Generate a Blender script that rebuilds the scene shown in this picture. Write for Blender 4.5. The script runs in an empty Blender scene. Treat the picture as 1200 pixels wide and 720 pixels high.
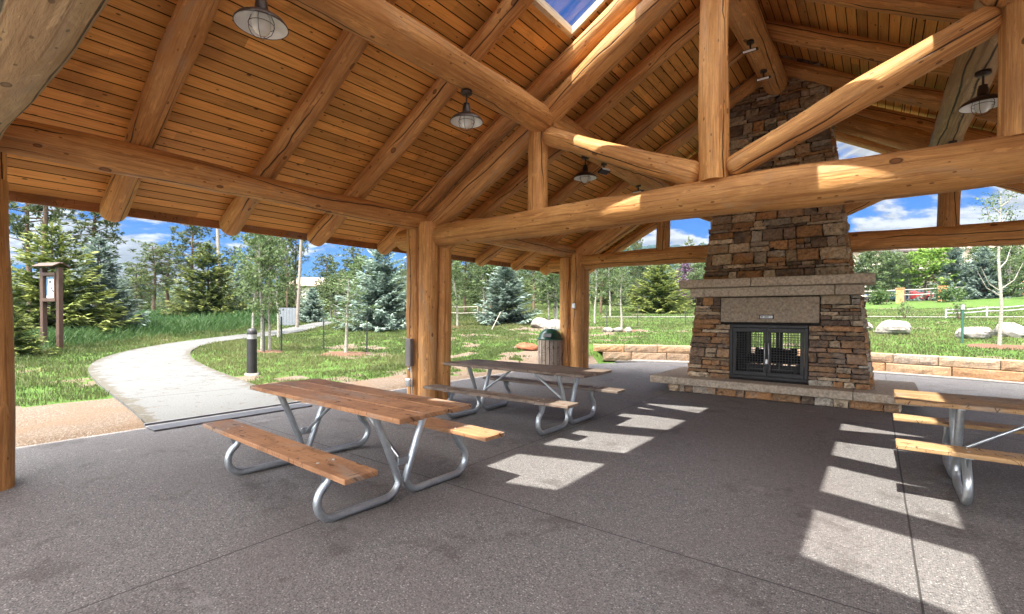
import bpy, math, random
import numpy as np
from mathutils import Vector, Matrix, Quaternion
R_ = math.radians
SC = bpy.context.scene
COL = SC.collection
rng = random.Random(7)

# ------------------------------------------------------------------ helpers
class MB:
    """collects faces; build() links them as ONE mesh object"""
    def __init__(s): s.v=[]; s.f=[]; s.uv=[]; s.m=[]; s.c=[]; s.sm=[]
    def add(s, vs, fs, uv=None, m=0, c=(1,1,1), smooth=False):
        o=len(s.v); s.v.extend([tuple(p) for p in vs])
        for i,f in enumerate(fs):
            s.f.append([o+k for k in f]); s.m.append(m); s.c.append(c); s.sm.append(smooth)
            s.uv.append(uv[i] if uv else [(0,0)]*len(f))
    def box(s, c, d, M=None, m=0, col=(1,1,1), bev=0.0):
        x,y,z=d[0]/2,d[1]/2,d[2]/2
        if bev<=0:
            vs=[(sx*x,sy*y,sz*z) for sz in(-1,1) for sy in(-1,1) for sx in(-1,1)]
            fs=[(0,2,3,1),(4,5,7,6),(0,1,5,4),(2,6,7,3),(0,4,6,2),(1,3,7,5)]
        else:
            b=min(bev,x*.9,y*.9,z*.9); vs=[];idx={}
            for sx in(-1,1):
                for sy in(-1,1):
                    for sz in(-1,1):
                        for a in range(3):
                            p=[sx*(x-b),sy*(y-b),sz*(z-b)]
                            p[a]=(sx*x,sy*y,sz*z)[a]
                            idx[sx,sy,sz,a]=len(vs); vs.append(tuple(p))
            fs=[]
            for a in range(3):
                u,v=(a+1)%3,(a+2)%3
                for sg in(-1,1):
                    q=[]
                    for (su,sv) in((-1,-1),(1,-1),(1,1),(-1,1)):
                        k=[0,0,0];k[a]=sg;k[u]=su;k[v]=sv;q.append(idx[k[0],k[1],k[2],a])
                    fs.append(tuple(q if sg>0 else q[::-1]))
                for su in(-1,1):
                    for sv in(-1,1):
                        # edge along a
                        k0=[0,0,0];k0[a]=-1;k0[u]=su;k0[v]=sv;k1=list(k0);k1[a]=1
                        q=[idx[(*k0,u)],idx[(*k1,u)],idx[(*k1,v)],idx[(*k0,v)]]
                        fs.append(tuple(q if su*sv>0 else q[::-1]))
            for sx in(-1,1):
                for sy in(-1,1):
                    for sz in(-1,1):
                        q=[idx[sx,sy,sz,0],idx[sx,sy,sz,1],idx[sx,sy,sz,2]]
                        fs.append(tuple(q if sx*sy*sz>0 else q[::-1]))
        vv=[]
        for p in vs:
            p=Vector(p)
            if M is not None: p=M@p
            vv.append((p.x+c[0],p.y+c[1],p.z+c[2]))
        uvs=[[(vs[k][(0 if abs(n)<.5 else 0)],0) for k in f] for f in fs for n in [0]]
        # simple box uv: long axis -> v
        la=max(range(3),key=lambda i:d[i]); oa=[i for i in range(3) if i!=la]
        uvs=[[(vs[k][oa[0]]+vs[k][oa[1]]*1.0+c[1]*.7,vs[k][la]) for k in f] for f in fs]
        s.add(vv,fs,uvs,m,col)
    def tube(s, pts, r, seg=10, m=0, col=(1,1,1), cap=True):
        pts=[Vector(p) for p in pts]; n=len(pts)
        rs=r if isinstance(r,(list,tuple)) else [r]*n
        t=[(pts[min(i+1,n-1)]-pts[max(i-1,0)]).normalized() for i in range(n)]
        a=t[0].orthogonal().normalized(); vs=[];L=0;uvr=[]
        for i in range(n):
            if i:
                a=(a-t[i]*a.dot(t[i])); a=a.normalized() if a.length>1e-6 else t[i].orthogonal().normalized()
                L+=(pts[i]-pts[i-1]).length
            b=t[i].cross(a); uvr.append(L)
            for k in range(seg):
                w=2*math.pi*k/seg; vs.append(tuple(pts[i]+(a*math.cos(w)+b*math.sin(w))*rs[i]))
        fs=[];uv=[]
        for i in range(n-1):
            for k in range(seg):
                k2=(k+1)%seg
                fs.append((i*seg+k,i*seg+k2,(i+1)*seg+k2,(i+1)*seg+k))
                ua,ub=k/seg*6.28*rs[i],(k+1)/seg*6.28*rs[i]
                uv.append([(ua,uvr[i]),(ub,uvr[i]),(ub,uvr[i+1]),(ua,uvr[i+1])])
        s.add(vs,fs,uv,m,col,True)
        if cap:
            for base,rev in((0,True),((n-1)*seg,False)):
                o=[vs[base+k] for k in range(seg)]
                f=list(range(seg)); s.add(o,[tuple(f[::-1] if rev else f)],None,m,col)
    def lathe(s, prof, c=(0,0,0), seg=20, m=0, col=(1,1,1), smooth=True):
        vs=[];fs=[];n=len(prof)
        for r,z in prof:
            for k in range(seg):
                w=2*math.pi*k/seg; vs.append((c[0]+r*math.cos(w),c[1]+r*math.sin(w),c[2]+z))
        for i in range(n-1):
            for k in range(seg):
                k2=(k+1)%seg; fs.append((i*seg+k,i*seg+k2,(i+1)*seg+k2,(i+1)*seg+k))
        s.add(vs,fs,None,m,col,smooth)
    def build(s, name, mats, parent=None, loc=(0,0,0)):
        me=bpy.data.meshes.new(name)
        me.from_pydata([tuple(p) for p in s.v],[],s.f)
        if not isinstance(mats,(list,tuple)): mats=[mats]
        for m in mats: me.materials.append(m)
        me.polygons.foreach_set('material_index',s.m)
        me.polygons.foreach_set('use_smooth',s.sm)
        uvl=me.uv_layers.new(name='UVMap')
        flat=[x for f in s.uv for p in f for x in p]
        uvl.data.foreach_set('uv',flat)
        ca=me.color_attributes.new('tint','FLOAT_COLOR','CORNER')
        ca.data.foreach_set('color',[x for f,c in zip(s.f,s.c) for _ in f for x in (c[0],c[1],c[2],1)])
        me.update()
        o=bpy.data.objects.new(name,me); COL.objects.link(o)
        if parent: o.parent=parent
        o.location=loc
        return o

def raw_mesh(name, V, F, mat, parent=None, tint=None, loc=(0,0,0), smooth=False):
    """numpy mesh: V (n,3), F (m,k) faces all of k corners"""
    V=np.asarray(V,dtype=np.float32); F=np.asarray(F,dtype=np.int32); m,k=F.shape
    me=bpy.data.meshes.new(name)
    me.vertices.add(len(V)); me.vertices.foreach_set('co',V.ravel())
    me.loops.add(m*k); me.loops.foreach_set('vertex_index',F.ravel())
    me.polygons.add(m); me.polygons.foreach_set('loop_start',np.arange(0,m*k,k,dtype=np.int32))
    me.polygons.foreach_set('loop_total',np.full(m,k,dtype=np.int32))
    if smooth: me.polygons.foreach_set('use_smooth',np.ones(m,dtype=bool))
    for q in (mat if isinstance(mat,(list,tuple)) else [mat]): me.materials.append(q)
    if tint is not None:
        ca=me.color_attributes.new('tint','FLOAT_COLOR','CORNER')
        t=np.repeat(np.c_[tint,np.ones(m)].astype(np.float32),k,axis=0)
        ca.data.foreach_set('color',t.ravel())
    me.update(calc_edges=True); me.validate()
    o=bpy.data.objects.new(name,me); COL.objects.link(o)
    if parent: o.parent=parent
    o.location=loc
    return o

def tag(o,label=None,cat=None,group=None,kind=None):
    if label: o['label']=label
    if cat: o['category']=cat
    if group: o['group']=group
    if kind: o['kind']=kind
    return o
def thing(name,label,cat,loc=(0,0,0),rz=0,group=None):
    o=bpy.data.objects.new(name,None); COL.objects.link(o); o.location=loc; o.rotation_euler=(0,0,rz)
    o.empty_display_size=.2
    return tag(o,label,cat,group)
def struct(o): return tag(o,kind='structure')
def copy_tree(o,parent=None):
    c=o.copy(); COL.objects.link(c)
    if parent: c.parent=parent
    for ch in [x for x in COL.objects if x.parent==o]: copy_tree(ch,c)
    return c

def hash2(ix,iy,s):
    n=(ix*374761393+iy*668265263+s*974711)&0x7fffffff
    n=((n^(n>>13))*1274126177)&0x7fffffff
    return ((n^(n>>16))&0xffff)/65535.0
def vnoise(x,y,s=0):
    x=np.asarray(x,dtype=float);y=np.asarray(y,dtype=float)
    ix=np.floor(x).astype(np.int64);iy=np.floor(y).astype(np.int64);fx=x-ix;fy=y-iy
    fx=fx*fx*(3-2*fx);fy=fy*fy*(3-2*fy)
    a=hash2(ix,iy,s);b=hash2(ix+1,iy,s);c=hash2(ix,iy+1,s);d=hash2(ix+1,iy+1,s)
    return (a*(1-fx)+b*fx)*(1-fy)+(c*(1-fx)+d*fx)*fy
def fbm(x,y,s=0,o=4):
    t=0;a=.5
    for i in range(o): t=t+a*vnoise(x*2**i,y*2**i,s+i*17); a*=.5
    return t

# ------------------------------------------------------------------ materials
def mat(name,rough=.8,spec=.3,metal=0.):
    m=bpy.data.materials.new(name); m.use_nodes=True; nt=m.node_tree
    b=nt.nodes['Principled BSDF']; b.inputs['Roughness'].default_value=rough
    b.inputs['Specular IOR Level'].default_value=spec; b.inputs['Metallic'].default_value=metal
    return m,nt,b
class G:
    """tiny node graph helper"""
    def __init__(s,nt): s.nt=nt
    def n(s,t,**kw):
        x=s.nt.nodes.new(t)
        for k,v in kw.items(): setattr(x,k,v)
        return x
    def set(s,node,key,v):
        if hasattr(v,'is_output'): s.nt.links.new(v,node.inputs[key])
        else: node.inputs[key].default_value=v
    def math(s,op,a,b=0.,c=0.,clamp=False):
        x=s.n('ShaderNodeMath',operation=op,use_clamp=clamp); s.set(x,0,a); s.set(x,1,b)
        if op in('MULTIPLY_ADD','SMOOTH_MIN','COMPARE'): s.set(x,2,c)
        return x.outputs[0]
    def vmath(s,op,a,b=(0,0,0)):
        x=s.n('ShaderNodeVectorMath',operation=op); s.set(x,0,a); s.set(x,1,b); return x.outputs[0]
    def noise(s,vec,scale=5,detail=4,rough=.55,dist=0.,dim='3D'):
        x=s.n('ShaderNodeTexNoise',noise_dimensions=dim)
        if vec is not None: s.set(x,'Vector',vec)
        s.set(x,'Scale',scale); s.set(x,'Detail',detail); s.set(x,'Roughness',rough); s.set(x,'Distortion',dist)
        return x.outputs[0]
    def voro(s,vec,scale=5,feature='F1',dim='3D',rand=1.):
        x=s.n('ShaderNodeTexVoronoi',feature=feature,voronoi_dimensions=dim); s.set(x,'Vector',vec); s.set(x,'Scale',scale); s.set(x,'Randomness',rand)
        return x
    def ramp(s,fac,stops,interp='LINEAR'):
        x=s.n('ShaderNodeValToRGB'); e=x.color_ramp.elements; x.color_ramp.interpolation=interp
        while len(e)<len(stops): e.new(.5)
        for k,(p,c) in zip(e,stops):
            k.position=p; k.color=(c[0],c[1],c[2],1) if isinstance(c,(tuple,list)) else (c,c,c,1)
        s.set(x,0,fac); return x.outputs[0]
    def mix(s,fac,a,b,mode='MIX'):
        x=s.n('ShaderNodeMix',data_type='RGBA',blend_type=mode); s.set(x,0,fac)
        for k,v in((6,a),(7,b)):
            if isinstance(v,(tuple,list)): v=(v[0],v[1],v[2],1)
            s.set(x,k,v)
        return x.outputs[2]
    def maprange(s,v,a,b,c=0.,d=1.,smooth=True):
        x=s.n('ShaderNodeMapRange',interpolation_type='SMOOTHSTEP' if smooth else 'LINEAR')
        s.set(x,0,v); s.set(x,1,a); s.set(x,2,b); s.set(x,3,c); s.set(x,4,d); return x.outputs[0]
    def sep(s,v):
        x=s.n('ShaderNodeSeparateXYZ'); s.set(x,0,v); return x.outputs
    def comb(s,x_,y_,z_=0.):
        x=s.n('ShaderNodeCombineXYZ'); s.set(x,0,x_); s.set(x,1,y_); s.set(x,2,z_); return x.outputs[0]
    def bump(s,h,strength=.3,dist=.01):
        x=s.n('ShaderNodeBump'); s.set(x,'Height',h); s.set(x,'Strength',strength); s.set(x,'Distance',dist); return x.outputs[0]
    def attr(s,name): return s.n('ShaderNodeAttribute',attribute_name=name).outputs['Color']
    def uv(s): return s.n('ShaderNodeTexCoord').outputs['UV']
    def obj(s): return s.n('ShaderNodeTexCoord').outputs['Object']
    def pos(s): return s.n('ShaderNodeNewGeometry').outputs['Position']
    def rnd(s): return s.n('ShaderNodeObjectInfo').outputs['Random']
    def out(s,b,col=None,norm=None,rough=None):
        if col is not None: s.set(b,'Base Color',col if hasattr(col,'is_output') else (*col,1))
        if norm is not None: s.set(b,'Normal',norm)
        if rough is not None: s.set(b,'Roughness',rough)

def log_material(name,light,mid,dark,crackw=.0045,crackness=.5,rough=.55):
    m,nt,b=mat(name,rough,.35); g=G(nt)
    u,v,_=g.sep(g.uv()); r=g.rnd()
    v=g.math('ADD',v,g.math('MULTIPLY',r,91.7)); uo=g.math('ADD',u,g.math('MULTIPLY',r,13.3))
    # knots push the grain round them
    kv=g.voro(g.comb(g.math('MULTIPLY',uo,2.6),g.math('MULTIPLY',v,1.5)),1.0,dim='2D')
    kd=kv.outputs['Distance']; kcol=g.sep(kv.outputs['Color'])
    ksize=g.maprange(kcol[0],.25,1,.0,.085,False)
    knot=g.maprange(kd,g.math('MULTIPLY',ksize,.80),ksize,1.,0.)
    kin=g.maprange(kd,g.math('MULTIPLY',ksize,.45),g.math('MULTIPLY',ksize,.72),1.,0.)
    ring=g.maprange(kd,ksize,g.math('MULTIPLY',ksize,2.2),1.,0.)
    warp=g.math('MULTIPLY',ring,.03)
    grain=g.noise(g.comb(g.math('MULTIPLY',g.math('ADD',uo,warp),46),g.math('MULTIPLY',v,2.0)),1.,6,.62,.6,'2D')
    fine=g.noise(g.comb(g.math('MULTIPLY',uo,150),g.math('MULTIPLY',v,9.)),1.,3,.6,0,'2D')
    blot=g.noise(g.comb(g.math('MULTIPLY',uo,3.2),g.math('MULTIPLY',v,1.1)),1.,5,.6,.8,'2D')
    peel=g.noise(g.comb(g.math('MULTIPLY',uo,15),g.math('MULTIPLY',v,3.1)),1.,4,.6,.5,'2D')
    streak=g.noise(g.comb(g.math('MULTIPLY',uo,21),g.math('MULTIPLY',v,.55)),1.,4,.65,.4,'2D')
    c=g.ramp(grain,[(.2,dark),(.42,mid),(.62,light),(.85,mid)])
    c=g.mix(g.maprange(blot,.35,.72,0,.75),c,g.mix(.5,dark,mid),'MIX')
    c=g.mix(g.math('MULTIPLY',g.maprange(fine,.52,.75,0,.5),1.),c,dark)
    c=g.mix(g.math('MULTIPLY',ring,.45),c,mid)
    c=g.mix(g.maprange(streak,.52,.66,0,.75),c,dark)
    gw=g.noise(g.comb(g.math('MULTIPLY',uo,2.1),g.math('MULTIPLY',v,.5)),1.,5,.7,1.,'2D'); c=g.mix(g.maprange(gw,.55,.72,0,.42),c,(.40,.30,.20))
    c=g.mix(g.maprange(peel,.60,.70,0,.45),c,tuple(min(1,x*1.25) for x in light))
    c=g.mix(g.math('MULTIPLY',knot,.88),c,tuple(x*.33 for x in dark))
    c=g.mix(g.math('MULTIPLY',kin,.7),c,tuple(x*.95 for x in dark))
    # small dark flecks
    fl=g.voro(g.comb(g.math('MULTIPLY',uo,13),g.math('MULTIPLY',v,6)),1.,dim='2D')
    fleck=g.math('MULTIPLY',g.maprange(fl.outputs['Distance'],g.math('MULTIPLY',g.sep(fl.outputs['Color'])[1],.10),g.math('MULTIPLY_ADD',g.sep(fl.outputs['Color'])[1],.15,.02),1,0),g.math('GREATER_THAN',g.sep(fl.outputs['Color'])[0],.76))
    c=g.mix(g.math('MULTIPLY',fleck,.75),c,tuple(x*.4 for x in dark))
    # drying cracks
    tot=None
    for k,(off,amp) in enumerate(((.18,.09),(.62,.06),(.45,.05))):
        wob=g.noise(g.comb(g.math('ADD',v,k*31.7),r),0.45,4,.5,0,'2D')
        line=g.math('ADD',off,g.math('MULTIPLY',g.math('SUBTRACT',wob,.5),amp*4))
        d=g.math('ABSOLUTE',g.math('SUBTRACT',u,line))
        pres=g.noise(g.comb(g.math('ADD',g.math('MULTIPLY',v,.55),k*17.3+5),g.math('MULTIPLY',r,9)),1.,1,.5,0,'2D')
        w=g.math('MULTIPLY',g.maprange(pres,crackness,crackness+.17,0,1),crackw)
        cr=g.math('MULTIPLY',g.maprange(d,g.math('MULTIPLY',w,.4),g.math('ADD',w,.0005),1,0),g.math('GREATER_THAN',w,.0006))
        tot=cr if tot is None else g.math('MAXIMUM',tot,cr)
    c=g.mix(g.math('MULTIPLY',tot,.92),c,(.02,.011,.006))
    tone=g.maprange(r,0,1,.90,1.15,False)
    c=g.mix(1.,c,g.comb(tone,tone,tone),'MULTIPLY')
    h=g.math('ADD',g.math('ADD',g.math('MULTIPLY',grain,.25),g.math('MULTIPLY',blot,1.0)),g.math('MULTIPLY',tot,-1.6))
    h=g.math('ADD',h,g.math('MULTIPLY',knot,-.5)); h=g.math('ADD',h,g.math('MULTIPLY',peel,.9))
    g.out(b,c,g.bump(h,.75,.013),g.maprange(grain,.3,.7,rough-.08,rough+.2))
    return m
M={}
M['log']=log_material('log_wood',(.70,.375,.135),(.56,.268,.086),(.31,.122,.036),.0095,.35)
M['log_pale']=log_material('weathered_sky_lit_log_wood',(.52,.36,.20),(.42,.27,.14),(.22,.12,.055),.013,.28)  # pale from weathering and from sky light put into the colour

def m_deck():
    m,nt,b=mat('ceiling_boards',.55,.3); g=G(nt)
    u,v,_=g.sep(g.uv())
    bi=g.math('FLOOR',g.math('DIVIDE',u,.133))
    wn=g.n('ShaderNodeTexWhiteNoise',noise_dimensions='1D'); g.set(wn,'W',bi)
    vo=g.math('ADD',v,g.math('MULTIPLY',wn.outputs[0],40.))
    seg=g.math('FLOOR',g.math('DIVIDE',vo,3.7))
    wn2=g.n('ShaderNodeTexWhiteNoise',noise_dimensions='2D'); g.set(wn2,'Vector',g.comb(bi,seg))
    tone=g.maprange(wn2.outputs[0],0,1,.68,1.20,False)
    grain=g.noise(g.comb(g.math('MULTIPLY',u,42),g.math('MULTIPLY',vo,2.2)),1,5,.6,.7,'2D')
    c=g.ramp(grain,[(.22,(.56,.235,.052)),(.5,(.76,.36,.090)),(.78,(.85,.455,.135))])
    kv=g.voro(g.comb(g.math('MULTIPLY',u,7.5),g.math('MULTIPLY',vo,3.6)),1,dim='2D')
    kn=g.math('MULTIPLY',g.maprange(kv.outputs['Distance'],g.math('MULTIPLY',g.sep(kv.outputs['Color'])[0],.07),g.math('MULTIPLY_ADD',g.sep(kv.outputs['Color'])[0],.10,.03),1,0),g.math('GREATER_THAN',g.sep(kv.outputs['Color'])[1],.55))
    c=g.mix(g.math('MULTIPLY',kn,.85),c,(.07,.026,.01))
    c=g.mix(1,c,g.comb(tone,tone,tone),'MULTIPLY')
    stn=g.noise(g.comb(g.math('MULTIPLY',u,1.3),g.math('MULTIPLY',v,.9)),1,5,.65,.6,'2D')
    c=g.mix(g.maprange(stn,.55,.72,0,.45),c,(.30,.125,.035))
    fr=g.math('FRACT',g.math('DIVIDE',u,.133))
    edge=g.math('MAXIMUM',g.maprange(fr,.0,.05,1,0),g.maprange(fr,.95,1,0,1))
    endj=g.maprange(g.math('ABSOLUTE',g.math('SUBTRACT',g.math('FRACT',g.math('DIVIDE',vo,3.7)),.5)),.4993,.4997,0,1)
    c=g.mix(g.math('MULTIPLY',g.math('MULTIPLY',endj,.6),g.math('GREATER_THAN',wn2.outputs[0],.75)),c,(.04,.02,.01))
    g.out(b,c,g.bump(g.math('ADD',g.math('MULTIPLY',grain,.3),g.math('MULTIPLY',edge,-.6)),.35,.006)); return m
M['deck']=m_deck()
def m_groove():
    m,nt,b=mat('board_gap_shadow_wood',.9,.1); G(nt).out(b,(.05,.024,.01)); return m
M['groove']=m_groove()

def m_plank(name,l,d,rough=.6):
    m,nt,b=mat(name,rough,.3); g=G(nt)
    u,v,_=g.sep(g.uv()); r=g.rnd()
    uo=g.math('ADD',u,g.math('MULTIPLY',r,7.7)); vo=g.math('ADD',v,g.math('MULTIPLY',r,33))
    gr=g.noise(g.comb(g.math('MULTIPLY',uo,55),g.math('MULTIPLY',vo,2.4)),1,6,.62,.9,'2D')
    bl=g.noise(g.comb(g.math('MULTIPLY',uo,5),g.math('MULTIPLY',vo,2.5)),1,4,.6,.5,'2D')
    ta=g.attr('tint'); wr=g.noise(g.comb(g.math('MULTIPLY',uo,3.1),g.math('MULTIPLY',vo,1.3)),1,6,.7,.3,'2D')
    c=g.ramp(gr,[(.25,d),(.5,tuple((a+q)/2 for a,q in zip(l,d))),(.75,l)])
    c=g.mix(g.maprange(bl,.45,.72,0,.7),c,tuple(x*.62 for x in d))
    gy=sum(l)/3; c=g.mix(g.maprange(wr,.50,.66,0,.55),c,(gy*1.0,gy*.88,gy*.76))
    # wear: short dark weather checks across boards
    ck=g.noise(g.comb(g.math('MULTIPLY',uo,9),g.math('MULTIPLY',vo,21)),1,3,.6,1.5,'2D')
    c=g.mix(g.maprange(ck,.63,.70,0,.85),c,(.05,.022,.01))
    kv=g.voro(g.comb(g.math('MULTIPLY',uo,6),g.math('MULTIPLY',vo,2.0)),1,dim='2D')
    kn=g.math('MULTIPLY',g.maprange(kv.outputs['Distance'],.06,.1,1,0),g.math('GREATER_THAN',g.sep(kv.outputs['Color'])[1],.5))
    c=g.mix(g.math('MULTIPLY',kn,.8),c,(.07,.028,.012))
    c=g.mix(1,c,ta,'MULTIPLY')
    g.out(b,c,g.bump(g.math('SUBTRACT',g.math('MULTIPLY',gr,.4),g.maprange(ck,.66,.72,0,1)),.4,.005)); return m
M['red_plank']=m_plank('stained_plank',(.47,.25,.125),(.29,.135,.065))
M['dark_plank']=m_plank('brown_weathered_plank',(.235,.175,.135),(.125,.090,.070))
M['tan_plank']=m_plank('honey_plank',(.54,.34,.165),(.34,.195,.085))
M['grey_plank']=m_plank('silvered_slat_wood',(.44,.36,.30),(.27,.21,.17),.85)
M['curb']=m_plank('pale_curb_wood',(.62,.50,.34),(.48,.36,.22))
M['trim']=m_plank('fascia_wood',(.46,.21,.075),(.30,.125,.045))
M['kiosk_wood']=m_plank('brown_stained_post_wood',(.085,.048,.034),(.048,.026,.019))
M['screen_paint']=None

def m_galv():
    m,nt,b=mat('galvanised_steel',.38,.5,.85); g=G(nt)
    n=g.noise(g.obj(),60,3); v=g.voro(g.obj(),70)
    c=g.mix(g.math('MULTIPLY',g.sep(v.outputs['Color'])[0],.5),(.46,.50,.53),(.60,.64,.66))
    d=g.noise(g.obj(),7,4); c=g.mix(g.maprange(d,.5,.75,0,.5),c,(.33,.33,.33))
    g.out(b,c,None,g.maprange(n,.3,.7,.28,.5)); return m
M['galv']=m_galv()
def m_flat(name,c,rough=.5,spec=.4,metal=0.,var=.25,scale=9):
    m,nt,b=mat(name,rough,spec,metal); g=G(nt)
    n=g.noise(g.obj(),scale,5,.6); k=g.maprange(n,.3,.7,1-var,1+var,False)
    g.out(b,g.mix(1,c,g.comb(k,k,k),'MULTIPLY'),g.bump(n,.08,.01)); return m
M['black_metal']=m_flat('black_iron',(.022,.021,.022),.45,.5,.3)
M['bronze']=m_flat('dark_bronze_metal',(.052,.034,.028),.4,.5,.4)
M['enamel']=m_flat('white_enamel',(.86,.86,.84),.25,.5,0,.06)
M['green_plastic']=m_flat('dark_green_plastic',(.012,.06,.038),.28,.5,0,.15)
M['box_grey']=m_flat('grey_painted_steel',(.17,.15,.145),.45,.5,.2,.12)
M['steel']=m_flat('bare_steel',(.5,.5,.5),.35,.5,.8,.1)
M['screen_paint']=m_flat('blue_grey_board_paint',(.15,.165,.19),.7,.3,0,.12)
M['post_green']=m_flat('green_painted_steel',(.025,.085,.06),.55,.4,0,.3)
M['stake']=m_flat('dark_stake_steel',(.035,.04,.036),.6,.4,.2,.3)
M['white_paint']=m_flat('white_paint',(.27,.275,.28),.6,.4,0,.08)
M['rope_grey']=m_flat('weathered_rail',(.30,.275,.24),.8,.3,0,.2)
M['concrete']=m_flat('pale_concrete',(.20,.19,.175),.9,.2,0,.18,14)
M['rubber']=m_flat('threshold_metal',(.13,.13,.14),.55,.4,.2,.2)
M['char']=m_flat('charred_log',(.012,.011,.010),.95,.1,0,.5,20)
M['soot']=m_flat('sooty_firebrick',(.03,.027,.025),.95,.1,0,.4,8)
M['roofing']=m_flat('brown_metal_roofing',(.12,.08,.06),.6,.3,0,.2)
M['poster']=m_flat('poster_paper',(.75,.78,.8),.5,.3,0,.03)
M['ink']=m_flat('dark_ink',(.03,.04,.05),.6)
M['blue_ink']=m_flat('blue_ink',(.12,.25,.42),.6)
M['bark']=m_flat('grey_brown_bark',(.12,.085,.062),.95,.1,0,.45,18)
M['bark_dead']=m_flat('bleached_bark',(.23,.20,.175),.95,.1,0,.3,15)
M['skin_white']=m_flat('house_trim',(.62,.58,.52),.8,.2,0,.08)
M['wall_beige']=m_flat('beige_render',(.40,.33,.26),.9,.2,0,.12,2)
M['roof_pink']=m_flat('pale_pink_roof',(.55,.42,.36),.8,.2,0,.1)
M['roof_dark']=m_flat('dark_shingle',(.10,.085,.08),.9,.2,0,.3)
M['brick']=m_flat('orange_sandstone',(.46,.20,.09),.9,.2,0,.35,5)
M['win']=m_flat('dark_window',(.035,.05,.06),.12,.6,0,.1)
def m_asp():
    m,nt,b=mat('aspen_bark',.8,.25); g=G(nt)
    p=g.obj(); x=g.sep(p); q=g.comb(g.math('MULTIPLY',x[0],8),g.math('MULTIPLY',x[1],8),g.math('MULTIPLY',x[2],22))
    n=g.noise(q,1.6,4); c=g.ramp(n,[(.3,(.10,.085,.07)),(.40,(.20,.19,.165)),(.7,(.31,.295,.26))]); g.out(b,c,g.bump(n,.2,.01)); return m
M['aspen_bark']=m_asp()

def m_glass(name,tint=(.9,.95,1.0)):
    m=bpy.data.materials.new(name); m.use_nodes=True; nt=m.node_tree; nt.nodes.clear(); g=G(nt)
    o=g.n('ShaderNodeOutputMaterial'); t=g.n('ShaderNodeBsdfTransparent'); t.inputs[0].default_value=(*tint,1)
    s=g.n('ShaderNodeBsdfGlossy'); s.inputs['Roughness'].default_value=.03; s.inputs[0].default_value=(1,1,1,1)
    lw=g.n('ShaderNodeLayerWeight'); lw.inputs[0].default_value=.5; f=g.n('ShaderNodeMath',operation='MULTIPLY_ADD'); pw=g.math('POWER',lw.outputs['Facing'],5.); nt.links.new(pw,f.inputs[0]); f.inputs[1].default_value=.9; f.inputs[2].default_value=.03; x=g.n('ShaderNodeMixShader')
    nt.links.new(f.outputs[0],x.inputs[0]); nt.links.new(t.outputs[0],x.inputs[1]); nt.links.new(s.outputs[0],x.inputs[2]); nt.links.new(x.outputs[0],o.inputs[0])
    return m
M['pane']=m_glass('skylight_glass',(.93,.95,.97))
def m_globe():
    m,nt,b=mat('ribbed_glass_globe',.15,.5); b.inputs['Transmission Weight'].default_value=.25
    b.inputs['Base Color'].default_value=(.86,.87,.84,1); b.inputs['Roughness'].default_value=.25; return m
M['globe']=m_globe()

# stone: one tint per stone, mottled
def m_stone(name,spread=1.0,bumpd=.03):
    m,nt,b=mat(name,.88,.25); g=G(nt)
    p=g.obj(); t=g.attr('tint')
    n1=g.noise(p,5.5,6,.65,.6); n2=g.noise(p,24,5,.7); n3=g.noise(p,2.1,3)
    k=g.maprange(n2,.25,.75,.45,1.55,False)
    c=g.mix(1,t,g.comb(k,k,k),'MULTIPLY')
    c=g.mix(g.maprange(n1,.53,.70,0,.75*spread),c,(.07,.050,.038))
    c=g.mix(g.maprange(n1,.47,.36,0,.5*spread),c,(.40,.205,.085))
    c=g.mix(g.maprange(n3,.58,.7,0,.35*spread),c,(.36,.32,.27))
    h=g.math('ADD',g.math('MULTIPLY',n1,1.),g.math('MULTIPLY',n2,.45))
    g.out(b,c,g.bump(h,.9,bumpd)); return m
M['stone']=m_stone('rubble_stone'); M['slabstone']=m_stone('sawn_sandstone',.22,.012); M['wallstone']=m_stone('retaining_block_stone',.5,.02)
def m_boulder():
    m,nt,b=mat('pale_granite_boulder',.9,.2); g=G(nt); p=g.obj()
    n=g.noise(p,7,6,.65); n2=g.noise(p,2.2,4)
    c=g.ramp(n,[(.28,(.07,.06,.052)),(.45,(.17,.158,.145)),(.6,(.25,.235,.22)),(.78,(.33,.315,.295))]); c=g.mix(g.maprange(n2,.52,.66,0,.6),c,(.12,.112,.095))
    g.out(b,c,g.bump(n,.6,.05)); return m
M['boulder']=m_boulder()
def m_redrock():
    m,nt,b=mat('red_sandstone_rock',.9,.2); g=G(nt); n=g.noise(g.obj(),6,6,.65)
    g.out(b,g.ramp(n,[(.3,(.10,.036,.02)),(.6,(.22,.078,.04)),(.8,(.27,.14,.09))]),g.bump(n,.6,.05)); return m
M['redrock']=m_redrock()

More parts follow.
